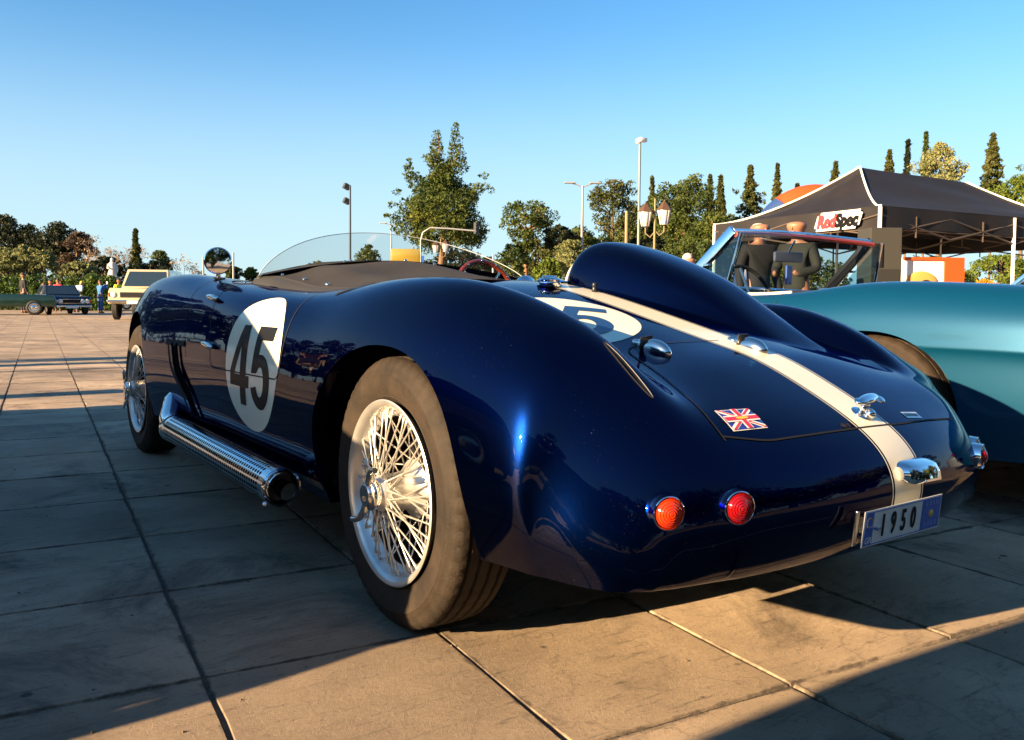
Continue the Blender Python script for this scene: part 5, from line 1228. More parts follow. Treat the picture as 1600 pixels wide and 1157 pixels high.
# statue
sb = pt(176, 480, 51); sb.z = 0; st_h = pt(176, 403, 51).z
bm = bmesh.new(); z0 = st_h - 1.25
add_box(bm, (0, 0, z0 / 2), (.7, .7, z0)); V_s = [(0, 0, z0), (0, .03, z0 + .5), (.02, 0, z0 + .9), (0, 0, z0 + 1.02)]
statue = empty('statue', sb, 0, 'white stone statue of a draped figure standing above the hedge', 'statue'); bm_obj('plinth', bm, M['stone'] if 'stone' in M else pmat('pale_stone', (.55, .55, .52), .8, noise=.2, bump=.3), statue)
M['stone'] = bpy.data.materials['pale_stone']
bm = bmesh.new(); add_tube(bm, [(0, 0, z0), (0, 0, z0 + .25), (.03, 0, z0 + .55), (-.02, 0, z0 + .82), (0, 0, z0 + .98), (0, 0, z0 + 1.02)], [.30, .25, .19, .22, .13, .06], 14); ell(bm, (-.01, -.02, z0 + 1.12), (.095, .11, .125), 14)
add_tube(bm, [(-.20, -.02, z0 + .85), (-.26, -.12, z0 + .62), (-.10, -.22, z0 + .58)], [.07, .06, .04], 8); add_tube(bm, [(.20, -.02, z0 + .85), (.27, -.08, z0 + .55), (.24, -.16, z0 + .36)], [.07, .06, .04], 8)
bm_obj('figure', bm, M['stone'], statue, True)

# ---- poles and lamps
M['polegrey'] = pmat('galvanised_pole', (.30, .31, .32), .5, .5); M['poledark'] = pmat('dark_painted_pole', (.05, .055, .06), .5, .2); M['polegreen'] = pmat('grey_green_pole', (.16, .20, .18), .5, .2)
M['lampwhite'] = pmat('white_opal_glass', (.72, .70, .66), .4); M['lampcap'] = pmat('brown_lantern_roof', (.07, .038, .022), .6); M['olivepole'] = pmat('olive_pole', (.20, .16, .08), .6)
def gp(px, D): p = pt(px, 480, D); p.z = 0; return p
RC = Vector(tuple(_r0))
def pole_root(name, px, D, label, cat='lamp post', group=None): return empty(name, gp(px, D), 0, label, cat, group)
def zt(px, py, D): return pt(px, py, D).z
# floodlight mast
D = 34; r0_ = pole_root('floodlight_mast', 547, D, 'slim dark mast with two floodlights behind the windscreen'); H = zt(547, 290, D)
tube('pole', [(0, 0, 0), (0, 0, H)], [.055, .04], M['poledark'], r0_, 10)
for dz, sx in ((-.05, -1), (-.62, -1)):
    bm = bmesh.new(); add_box(bm, (RC.x * -.14, RC.y * -.14, H + dz), (.26, .20, .22), Matrix.Rotation(R(25), 3, 'Y'), .03); add_tube(bm, [(0, 0, H + dz - .02), tuple(RC * -.14 + Vector((0, 0, H + dz)))], .02, 6); bm_obj('floodlight', bm, M['poledark'], r0_)
# camera mast
D = 26; r1_ = pole_root('camera_mast', 996, D, 'tallest mast with white camera head on top', 'mast'); H = zt(996, 222, D)
tube('pole', [(0, 0, 0), (0, 0, H)], [.048, .038], M['polegreen'], r1_, 12)
bm = bmesh.new(); add_box(bm, tuple(RC * .08 + Vector((0, 0, H + .06))), (.28, .16, .14), None, .05); ell(bm, tuple(RC * -.05 + Vector((0, 0, H + .02))), (.09, .09, .09), 14); bm_obj('camera_head', bm, M['lampwhite'], r1_, True, 50)
# double arm street lamp
def street_lamp(px, D, ytop, span, label, mat='polegrey'):
    r = pole_root('street_lamp', px, D, label); H = zt(px, ytop, D); tube('pole', [(0, 0, 0), (0, 0, H)], [.09, .045], M[mat], r, 10)
    for s in (-1, 1):
        a = RC * (s * span); tube('arm', [(0, 0, H - .05), tuple(a * .5 + Vector((0, 0, H + .05))), tuple(a + Vector((0, 0, H + .13)))], .03, M[mat], r, 6)
        bm = bmesh.new(); add_box(bm, tuple(a * 1.12 + Vector((0, 0, H + .14))), (.5, .20, .07), Matrix.Rotation(math.atan2(RC.y, RC.x), 3, 'Z'), .02); bm_obj('lamp_head', bm, M['polegrey'], r)
street_lamp(908, 38, 291, .50, 'grey street lamp with two flat arms left of the camera mast')
street_lamp(611, 60, 352, .5, 'small distant street lamp left of the tallest pine')
# plain posts
for px, D, yt, r_, lab in ((977, 24, 330, .045, 'short olive post beside the camera mast'), (318, 55, 402, .06, 'thin post left of the wing mirror'), (365, 55, 395, .06, 'thin post right of the wing mirror'), (770, 40, 398, .05, 'thin green post right of the tallest pine')):
    o = tube('post', [gp(px, D), gp(px, D) + Vector((0, 0, zt(px, yt, D)))], r_, M['olivepole'] if D < 30 else M['polegrey'], None, 8); tag(o, lab, 'post')
# twin lanterns
def lantern_lamp(px, D, yh, gap, s, label, boxside=None):
    r = pole_root('twin_lantern_lamp', px, D, label); H = zt(px, yh, D); tube('pole', [(0, 0, 0), (0, 0, H * .3), (0, 0, H + .35 * s)], [.07 * s, .05 * s, .03 * s], M['olivepole'], r, 10)
    for sg in (-1, 1):
        a = RC * (sg * gap / 2); zc_ = H - .10 * s * (1 if sg > 0 else 1.6)
        tube('scroll_arm', [(0, 0, zc_ - .55 * s), tuple(a * .5 + Vector((0, 0, zc_ - .72 * s))), tuple(a + Vector((0, 0, zc_ - .60 * s))), tuple(a + Vector((0, 0, zc_ - .42 * s)))], .022 * s, M['olivepole'], r, 8)
        bm = bmesh.new(); m_ = Matrix.Translation(a + Vector((0, 0, zc_ - .14 * s))); bmesh.ops.create_cone(bm, cap_ends=True, segments=6, radius1=.13 * s, radius2=.23 * s, depth=.46 * s, matrix=m_); lt = bm_obj('lantern', bm, M['lampwhite'], r)
        bm = bmesh.new(); bmesh.ops.create_cone(bm, cap_ends=True, segments=6, radius1=.27 * s, radius2=.05 * s, depth=.26 * s, matrix=Matrix.Translation(a + Vector((0, 0, zc_ + .22 * s)))); ell(bm, tuple(a + Vector((0, 0, zc_ + .38 * s))), (.03 * s, .03 * s, .05 * s), 8); bm_obj('lantern_roof', bm, M['lampcap'], lt)
        bm = bmesh.new()
        for k in range(6):
            t = 2 * PI * k / 6; add_tube(bm, [tuple(a + Vector((.132 * s * math.cos(t), .132 * s * math.sin(t), zc_ - .37 * s))), tuple(a + Vector((.232 * s * math.cos(t), .232 * s * math.sin(t), zc_ + .09 * s)))], .012 * s, 4)
        bm_obj('lantern_frame', bm, M['lampcap'], lt)
lantern_lamp(1021, 17, 328, .37, .62, 'nearer twin lantern lamp with brown roofs right of the camera mast')
lantern_lamp(688, 30, 382, .34, .56, 'farther twin lantern lamp in front of the tallest pine')
# traffic signal on a curved arm
D = 32; r2_ = pole_root('traffic_signal', 657, D, 'grey traffic signal hanging from a curved arm below the tallest pine', 'traffic light'); z1 = zt(657, 372, D); z2 = zt(657, 357, D)
tube('pole', [(0, 0, 0), (0, 0, z1 - .1), tuple(RC * .08 + Vector((0, 0, z1 + .2))), tuple(RC * .35 + Vector((0, 0, z2 + .02))), tuple(RC * 1.0 + Vector((0, 0, z2))), tuple(RC * 2.05 + Vector((0, 0, z2 - .08)))], .032, M['polegrey'], r2_, 10)
bm = bmesh.new(); add_box(bm, tuple(RC * 2.08 + Vector((0, 0, z2 + .02))), (.16, .16, .42), None, .02); hd = bm_obj('signal_head', bm, M['poledark'], r2_)
for k in range(3):
    bm = bmesh.new(); ell(bm, tuple(RC * 2.08 - Vector(tuple(FH)) * .09 + Vector((0, 0, z2 + .15 - k * .13))), (.045, .045, .045), 10); bm_obj('signal_lens', bm, M['darkmetal'], hd, True)
# blue bin like sign and white kiosk in the distance
for px, D, y0, y1, wd, mt, nm, lab in ((652, 45, 400, 424, .7, 'plate_blue', 'road_sign', 'blue road sign left of the tallest pine'), (640, 75, 395, 412, 1.4, 'stone', 'distant_kiosk', 'small white kiosk far behind the gilded mirror')):
    a, b_ = zt(px, y0, D), zt(px, y1, D); rt = empty(nm, gp(px, D), 0, lab, 'sign' if 'sign' in nm else 'building')
    bm = bmesh.new(); add_box(bm, (0, 0, (a + b_) / 2), (wd, .05 if 'sign' in nm else 1.2, a - b_), Matrix.Rotation(math.atan2(RC.y, RC.x), 3, 'Z'), .01); bm_obj('panel' if 'sign' in nm else 'wall', bm, M[mt], rt)
    tube('post' if 'sign' in nm else 'chimney', [(0, 0, 0), (0, 0, b_)] if 'sign' in nm else [(.3, 0, a), (.3, 0, a + .5)], .04 if 'sign' in nm else .12, M['polegrey'], rt, 6)
    if 'kiosk' in nm: box('window', (-.2, -.62, (a + b_) / 2), (.4, .03, .4), M['darkmetal'], rt); box('roof', (0, 0, a + .05), (wd + .2, 1.4, .1), M['lampcap'], rt)
# off-frame posts that throw the thin bars of shade over the paving on the left
for k, (yy, xx) in enumerate(((7.9, -9.5),)):
    o = tube('barrier_post', [(xx, yy, 0), (xx, yy, 3.6)], .05, M['polegrey'], None, 8); tag(o, 'grey post throwing the thinnest shadow across the paving', 'post')

# ------------------------------------------------------------------ tent
def tp(lat, D, z=0.0): v = CAM + FH * D + _r0 * lat; return Vector((v[0], v[1], z))
e = Vector((-1.64, 3.2)).normalized(); g_ = Vector((e.y, -e.x))
N0 = Vector((5.1, 11.9)); Ws, Ll = 3.45, 6.0
def tq(a, b_, z): q = N0 + e * a + g_ * b_; return tp(q.x, q.y, z)
ZE, ZP, ZV = 2.10, 3.00, 1.80
tent = empty('market_tent', tq(Ws / 2, Ll / 2, 0), 0, 'black pop-up tent with white edges and a red and white logo', 'tent'); toff = -Vector(tent.location)
M['tentcloth'] = pmat('black_tent_fabric', (.013, .0115, .013), .66, spec=.35, noise=.3, nscale=3, bump=.5, bscale=5)
M['tentwhite'] = pmat('white_piping', (.75, .73, .68), .6); M['tentframe'] = pmat('tent_frame_metal', (.09, .07, .055), .5, .3)
pk1, pk2 = tq(Ws / 2, Ws / 2 - .15, ZP), tq(Ws / 2, Ll - Ws / 2, ZP - .06)
def panel(A, B, Ct, Dt, n=28, name='roof_panel'):
    V = []
    for i in range(n + 1):
        s = i / n
        for j in range(n + 1):
            t = j / n; lo = A.lerp(B, t); hi = Dt.lerp(Ct, t); p = lo.lerp(hi, s); p.z = lo.z + (hi.z - lo.z) * (s ** 1.55) + .020 * math.sin(9 * t + 5 * s) * math.sin(PI * s) + .012 * math.sin(23 * t - 9 * s) * math.sin(PI * s) * (1 - s) + .010 * math.sin(17 * s + 4 * t) * math.sin(PI * t) - .05 * math.sin(PI * t) * (1 - s) * .5 * 0
            V.append(p + toff)
    return mesh_obj(name, V, grid_faces(n + 1, n + 1), M['tentcloth'], tent)
c00, c10, c11, c01 = tq(0, 0, ZE), tq(Ws, 0, ZE), tq(Ws, Ll, ZE), tq(0, Ll, ZE)
panel(c00, c10, pk1, pk1); panel(c00, c01, pk2, pk1); panel(c10, c11, pk2, pk1); panel(c01, c11, pk2, pk2)
for A, P in ((c00, pk1), (c10, pk1), (c01, pk2), (c11, pk2)):
    tube('white_edge', [A.lerp(P, s) * 1 + Vector((0, 0, (P.z - A.z) * (s ** 1.55 - s) + .012)) + toff for s in np.linspace(0, 1, 16)], .017, M['tentwhite'], tent, 6)
def val(A, B, nm='valance'):
    V = []; n = 24
    for t in np.linspace(0, 1, n + 1):
        p = A.lerp(B, t); o_ = (B - A).normalized().cross(Vector((0, 0, 1))) * (.015 * math.sin(t * 31) + .01 * math.sin(t * 13)); V += [p + toff + Vector((0, 0, .02)), p + toff + o_ + Vector((0, 0, (ZV - ZE) * .5)), p + toff + o_ * 1.5 + Vector((0, 0, ZV - ZE + .02 * math.sin(t * PI * 2)))]
    mesh_obj(nm, V, grid_faces(n + 1, 3), M['tentcloth'], tent)
    tube('valance_hem', [A.lerp(B, t) + toff + Vector((0, 0, ZV - ZE)) for t in np.linspace(0, 1, 13)], .010, M['tentframe'], tent, 5)
val(c00, c10); val(c00, c01); val(c10, c11); val(c01, c11)
for c_ in (c00, c10): tube('white_edge', [c_ + toff + Vector((0, 0, .03)), c_ + toff + Vector((0, 0, ZV - ZE))], .022, M['tentwhite'], tent, 6)
for a, b_ in ((0, 0), (Ws, 0), (0, Ll), (Ws, Ll), (0, Ll / 2), (Ws, Ll / 2)):
    tube('tent_leg', [tq(a, b_, 0) + toff, tq(a, b_, ZE) + toff], .028, M['tentwhite'], tent, 6)
def truss(A, B, n):
    for k in range(n):
        P, Q = A.lerp(B, k / n), A.lerp(B, (k + 1) / n); dz = Vector((0, 0, -.30))
        for u, v in ((P, Q + dz), (P + dz, Q)): tube('truss_bar', [u + toff + Vector((0, 0, -.1)), v + toff + Vector((0, 0, -.1))], .014, M['tentframe'], tent, 5)
        tube('truss_bar', [P.lerp(Q, .5) + toff + Vector((0, 0, -.1)), P.lerp(Q, .5) + toff + Vector((0, 0, -.4))], .012, M['tentframe'], tent, 5)
truss(c00, c01, 4); truss(c10, c11, 4); truss(c00, c10, 2); truss(tq(0, Ll / 2, ZE), tq(Ws, Ll / 2, ZE), 2); truss(c01, c11, 2)
# logo on the short valance and roof foot
ld = (c00 - c10).normalized(); ln_ = ld.cross(Vector((0, 0, 1))).normalized()
if ln_.dot(Vector(tuple(CAM)) - c00) < 0: ln_ = -ln_
lc = c10.lerp(c00, .80) + ln_ * .05 + Vector((0, 0, -.14)); LM = frame(lc + toff, ld, Vector((0, 0, 1)) - ln_ * .0)
if (LM.to_3x3() @ Vector((0, 0, 1))).dot(ln_) < 0: LM = frame(lc + toff, ld, (0, 0, 1))
bm = bmesh.new(); add_box(bm, (0, 0, .0), (.82, .27, .012)); 
for v in bm.verts: v.co.x += v.co.y * .35
bmesh.ops.bevel(bm, geom=[e_ for e_ in bm.edges if abs((e_.verts[0].co - e_.verts[1].co).z) > .005], offset=.05, segments=3, affect='EDGES'); at_frame(bm, LM); lg = bm_obj('logo', bm, M['tentwhite'], tent)
M['logored'] = pmat('logo_red', (.65, .03, .04), .5)
for tx, xo, mt, sz in (('Red', -.22, 'logored', .25), ('Spec', .15, 'black', .25)):
    bm = text_bm(tx, sz, .020, xs=.86, shear=.25); at_frame(bm, LM @ Matrix.Translation((xo, -.01, .010))); bm_obj('logo_lettering', bm, M[mt], lg)
# inflatable arch behind the tent
D = 24; ar = empty('inflatable_arch', gp(1270, D), 0, 'blue and orange inflatable arch showing behind the tent', 'inflatable arch')
M['infl_orange'] = pmat('orange_inflatable', (.60, .06, .010), .5); M['infl_blue'] = pmat('dark_blue_inflatable', (.02, .05, .16), .45); zt_ = zt(1270, 290, D)
def arcp(t): return RC * (-1.9 * math.cos(t)) * 1.0 + Vector((0, 0, .4 + (zt_ - .75) * math.sin(t) ** .8))
for (t0, t1, mt) in ((.02, 1.08, 'infl_blue'), (1.08, 1.95, 'infl_orange'), (1.95, 2.5, 'infl_blue'), (2.5, PI - .02, 'infl_orange')):
    tube('arch_segment', [arcp(t) for t in np.linspace(t0, t1, 12)], .38, M[mt], ar, 18)
# printed display panel under the tent
D = 12.4; dpn = empty('display_panel', gp(1456, D), 0, 'white and orange display panel with a brown oval under the tent', 'display panel'); za, zb2 = zt(1456, 404, D), zt(1456, 449, D)
rotr = Matrix.Rotation(math.atan2(RC.y, RC.x), 3, 'Z')
def dp(nm, x0, x1, z0, z1, mt, d=0.0, par=dpn):
    bm = bmesh.new(); add_box(bm, tuple(RC * ((x0 + x1) / 2) - Vector(tuple(FH)) * d + Vector((0, 0, (z0 + z1) / 2))), (x1 - x0, .06, z1 - z0), rotr); return bm_obj(nm, bm, mt, par)
s_ = D / F_PX; dp('board', -48 * s_, 44 * s_, 0.15, za, M['tentwhite']); dp('orange_side', 15 * s_, 45 * s_, .14, za + .01, M['infl_orange'], .04); dp('orange_top', -48 * s_, 15 * s_, za - .03, za + .012, M['infl_orange'], .035)
bm = bmesh.new(); ell(bm, (0, 0, 0), (25 * s_, .03, 18 * s_), 24); bmesh.ops.rotate(bm, verts=bm.verts, matrix=rotr); bmesh.ops.translate(bm, verts=bm.verts, vec=tuple(RC * (-20 * s_) - Vector(tuple(FH)) * .05 + Vector((0, 0, zb2 + .06)))); bm_obj('brown_oval', bm, pmat('ochre_print', (.50, .24, .06), .6), dpn, True)
bm = bmesh.new(); ell(bm, (0, 0, 0), (11 * s_, .03, 9 * s_), 20); bmesh.ops.rotate(bm, verts=bm.verts, matrix=rotr); bmesh.ops.translate(bm, verts=bm.verts, vec=tuple(RC * (-14 * s_) - Vector(tuple(FH)) * .075 + Vector((0, 0, zb2 + .02)))); bm_obj('dark_oval', bm, M['darkmetal'], dpn, True)
# grey loudspeaker cabinet near the tent corner
D = 10.5; zc1 = zt(1370, 358, D); sp_ = empty('speaker_tower', gp(1371, D), 0, 'tall grey cabinet standing at the near corner of the tent', 'cabinet')
bm = bmesh.new(); add_box(bm, (0, 0, zc1 / 2), (.38, .40, zc1), rotr, .01); bm_obj('cabinet', bm, pmat('grey_cabinet', (.035, .034, .030), .6), sp_)
bm = bmesh.new(); add_box(bm, tuple(RC * -.11 - Vector(tuple(FH)) * .21 + Vector((0, 0, zc1 * .80))), (.12, .02, .28), rotr); bm_obj('cabinet_slot', bm, M['darkmetal'], sp_)
bm = bmesh.new(); add_box(bm, tuple(-Vector(tuple(FH)) * .205 + Vector((0, 0, zc1 * .55))), (.34, .01, .5), rotr); bm_obj('cabinet_door', bm, pmat('dark_grey_cabinet', (.018, .018, .018), .6), sp_)
# ------------------------------------------------------------------ people
def skin_mesh(name, joints, edges, mat, parent, lv=2):
    me = bpy.data.meshes.new(name); me.from_pydata([j[0] for j in joints], edges, []); o = bpy.data.objects.new(name, me); COL.objects.link(o)
    m_ = o.modifiers.new('s', 'SKIN'); 
    for i, j in enumerate(joints): me.skin_vertices[0].data[i].radius = (j[1], j[2] if len(j) > 2 else j[1])
    me.skin_vertices[0].data[0].use_root = True; m_.use_smooth_shade = True
    sb_ = o.modifiers.new('b', 'SUBSURF'); sb_.levels = lv; sb_.render_levels = lv
    dg = bpy.context.evaluated_depsgraph_get(); dg.update(); me2 = bpy.data.meshes.new_from_object(o.evaluated_get(dg)); bpy.data.objects.remove(o); bpy.data.meshes.remove(me)
    me2.name = name; me2.polygons.foreach_set('use_smooth', [True] * len(me2.polygons)); o2 = bpy.data.objects.new(name, me2); COL.objects.link(o2); me2.materials.clear(); me2.materials.append(mat); o2.parent = parent
    return o2
M['skin'] = pmat('skin', (.27, .125, .075), .5, noise=.1); M['greyhair'] = pmat('grey_hair', (.42, .40, .37), .8); M['brownhair'] = pmat('brown_hair', (.06, .035, .02), .8)
SHOE = pmat('shoes', (.10, .05, .03), .6)
def cloth(name, c): return pmat(name, c, .85, noise=.15, nscale=8, bump=.3, bscale=20)
C_ = {'dark': cloth('dark_jacket', (.010, .011, .014)), 'grey': cloth('grey_green_jacket', (.014, .017, .016)), 'red': cloth('red_jacket', (.55, .03, .05)), 'white': cloth('pale_shirt', (.62, .66, .72)), 'blue': cloth('blue_jacket', (.03, .13, .38)),
      'yellow': cloth('yellow_vest', (.62, .70, .02)), 'jeans': cloth('blue_jeans', (.05, .10, .22)), 'black': cloth('black_trousers', (.015, .015, .018)), 'tan': cloth('tan_jacket', (.30, .20, .12))}
def person(loc, face, h, top, legs, label, hair='brownhair', bend=0.0, arms='down', bald=False, group=None, cap=None):
    s = h / 1.75; root = empty('person', loc, face, label, 'person', group)       # faces local -y
    def q(x, y, z):
        if z > .95 and bend: 
            dz = z - .95; c, n_ = math.cos(bend), math.sin(bend); y2 = y * c - dz * n_; z2 = .95 + dz * c + y * n_ * .0; return (x * s, y2 * s, z2 * s)
        return (x * s, y * s, z * s)
    if arms == 'down': E_, H_ = [(.24, .03, 1.15), (-.24, .03, 1.15)], [(.26, -.05, .90), (-.26, -.05, .90)]
    elif arms == 'up': E_, H_ = [(.26, -.16, 1.28), (-.24, -.18, 1.28)], [(.09, -.36, 1.52), (-.07, -.36, 1.52)]
    else: E_, H_ = [(.25, .0, 1.16), (-.25, .0, 1.16)], [(.12, -.24, 1.10), (-.12, -.24, 1.10)]
    # one continuous body
    J = [(q(0, 0, .96), .13, .10), (q(0, 0, 1.15), .12, .09), (q(0, .01, 1.36), .145, .095), (q(0, 0, 1.47), .055, .055), (q(0, -.01, 1.55), .052, .052), (q(0, -.015, 1.62), .098, .110), (q(0, -.01, 1.69), .095, .105)]
    Ed = [(0, 1), (1, 2), (2, 3), (3, 4), (4, 5), (5, 6)]
    for k, sx in enumerate((1, -1)):
        b0 = len(J); J += [(q(sx * .17, .01, 1.40), .055), (q(*E_[k]), .042), (q(*H_[k]), .030), (q(H_[k][0], H_[k][1] - .03, H_[k][2] - (.09 if arms == 'down' else -.04)), .034, .018)]; Ed += [(2, b0), (b0, b0 + 1), (b0 + 1, b0 + 2), (b0 + 2, b0 + 3)]
    for sx in (1, -1):
        b0 = len(J); J += [(q(sx * .095, 0, .86), .088), (q(sx * .10, -.01, .48), .060), (q(sx * .105, .02, .09), .042), (q(sx * .115, -.11, .045), .040, .030)]; Ed += [(0, b0), (b0, b0 + 1), (b0 + 1, b0 + 2), (b0 + 2, b0 + 3)]
    JJ = [(j[0],) + tuple(r * s for r in j[1:]) for j in J]
    bd = skin_mesh('body', JJ, Ed, M['skin'], root); hq = Vector(q(0, -.015, 1.64))
    for v in bd.data.vertices:
        d_ = (v.co - hq).length / s
        if d_ < .22:
            kk = 1 + .25 * (1 - smooth01(.07, .19, d_)); v.co.x = hq.x + (v.co.x - hq.x) * kk; v.co.y = hq.y + (v.co.y - hq.y) * kk
    g = .018
    T = [(q(0, 0, .86), .13 * s, .10 * s), JJ[1], JJ[2], (q(0, 0, 1.44), .085 * s, .075 * s)]; TE = [(0, 1), (1, 2), (2, 3)]; Tq = [(t[0],) + tuple(r + g * 1.3 for r in (t[1:] if len(t) > 2 else (t[1], t[1]))) for t in T]
    for k, sx in enumerate((1, -1)):
        b0 = len(Tq); Tq += [(q(sx * .175, .01, 1.40), .072 * s), (q(*E_[k]), .058 * s), (q(*H_[k]), .044 * s)]; TE += [(2, b0), (b0, b0 + 1), (b0 + 1, b0 + 2)]
    skin_mesh('jacket', Tq, TE, C_[top], root)
    Lq = [(q(0, .0, .95), .15 * s, .118 * s)]; LE = []
    for sx in (1, -1):
        b0 = len(Lq); Lq += [(q(sx * .097, 0, .84), .108 * s), (q(sx * .10, -.01, .48), .080 * s), (q(sx * .105, .02, .12), .062 * s)]; LE += [(0, b0), (b0, b0 + 1), (b0 + 1, b0 + 2)]
    skin_mesh('trousers', Lq, LE, C_[legs], root)
    for sx in (1, -1): skin_mesh('shoe', [(q(sx * .105, .05, .045), .048 * s, .042 * s), (q(sx * .112, -.06, .04), .046 * s, .036 * s), (q(sx * .118, -.15, .035), .036 * s, .028 * s)], [(0, 1), (1, 2)], SHOE, root, 1)
    hc = Vector(q(0, -.01, 1.665)); hd = Vector(q(0, -.015, 1.64))
    bm = bmesh.new()
    for sx in (-1, 1): ell(bm, tuple(hd + Vector((sx * .032 * s, -.088 * s, .005 * s))), (.012 * s, .006 * s, .007 * s), 8)
    bm_obj('eyes', bm, M['black'], root, True)
    bm = bmesh.new(); ell(bm, tuple(hd + Vector((0, -.102 * s, -.022 * s))), (.014 * s, .018 * s, .026 * s), 8)
    for sx in (-1, 1): ell(bm, tuple(hd + Vector((sx * .083 * s, .01 * s, -.01 * s))), (.012 * s, .02 * s, .032 * s), 8)
    ell(bm, tuple(hd + Vector((0, -.088 * s, -.062 * s))), (.026 * s, .008 * s, .006 * s), 8); bm_obj('face_features', bm, M['skin'], root, True)
    if not bald:
        bm = bmesh.new(); ell(bm, tuple(hc + Vector((0, .022 * s, .022 * s))), (.090 * s, .098 * s, .092 * s), 14)
        bmesh.ops.bisect_plane(bm, geom=bm.verts[:] + bm.edges[:] + bm.faces[:], plane_co=hc + Vector((0, -.03 * s, -.005 * s)), plane_no=(0, -.7, -.75), clear_outer=True); bm_obj('hair', bm, cap or M[hair], root, True)
    else:
        bm = bmesh.new(); ell(bm, tuple(hc + Vector((0, .03 * s, -.02 * s))), (.088 * s, .080 * s, .055 * s), 14); bm_obj('hair', bm, M[hair], root, True)
    return root
def tocam(px): return -(YAW + math.atan((px - CX) / F_PX))
def stand(px, D, ytop, face, *a, **k):
    b = gp(px, D); h = zt(px, ytop, D); return person(b, tocam(px) + face, h / (1.0 if not k.get('bend') else .86), *a, **k)
stand(1184, 9.5, 342, .6, 'dark', 'black', 'bald person in dark clothes, left of the two behind the teal car', hair='greyhair', bald=True)
stand(1243, 9.0, 338, -.5, 'grey', 'black', 'bald person with folded hands, right of the two behind the teal car', hair='brownhair', bald=True, arms='front')
stand(1074, 13.5, 398, 1.2, 'grey', 'black', 'white haired person whose head shows behind the headrest fairing', hair='greyhair')
stand(157, 42, 438, 2.2, 'blue', 'jeans', 'standing person in blue jacket raising a phone beside the beige car', arms='up')
stand(118, 44, 442, 2.4, 'white', 'black', 'bending person in pale shirt and yellow cap by the dark blue car', bend=.7, arms='front', cap=cloth('yellow_cap', (.6, .35, .02)))
stand(91, 46, 436, 2.8, 'red', 'black', 'person in red jacket behind the dark blue car', arms='front')
stand(79, 46, 438, .2, 'tan', 'black', 'person in tan jacket behind the dark blue car')
stand(69, 47, 442, -.5, 'dark', 'black', 'leftmost dark clothed person behind the dark blue car')
stand(186, 44, 436, .4, 'yellow', 'black', 'person in bright yellow vest behind the beige car')
stand(37, 40, 427, 2.0, 'dark', 'black', 'person in dark coat at the green car')
ph = box('phone', (0, 0, 0), (.08, .02, .15), M['lampwhite']); pb = gp(157, 42); hh_ = zt(157, 438, 42) / 1.75; ph.location = pb + Matrix.Rotation(tocam(157) + 2.2, 3, 'Z') @ Vector((.01 * hh_, -.42 * hh_, 1.60 * hh_)); ph.rotation_euler = (0, 0, tocam(157) + 2.2); tag(ph, 'small pale phone held up by the person in blue', 'phone')

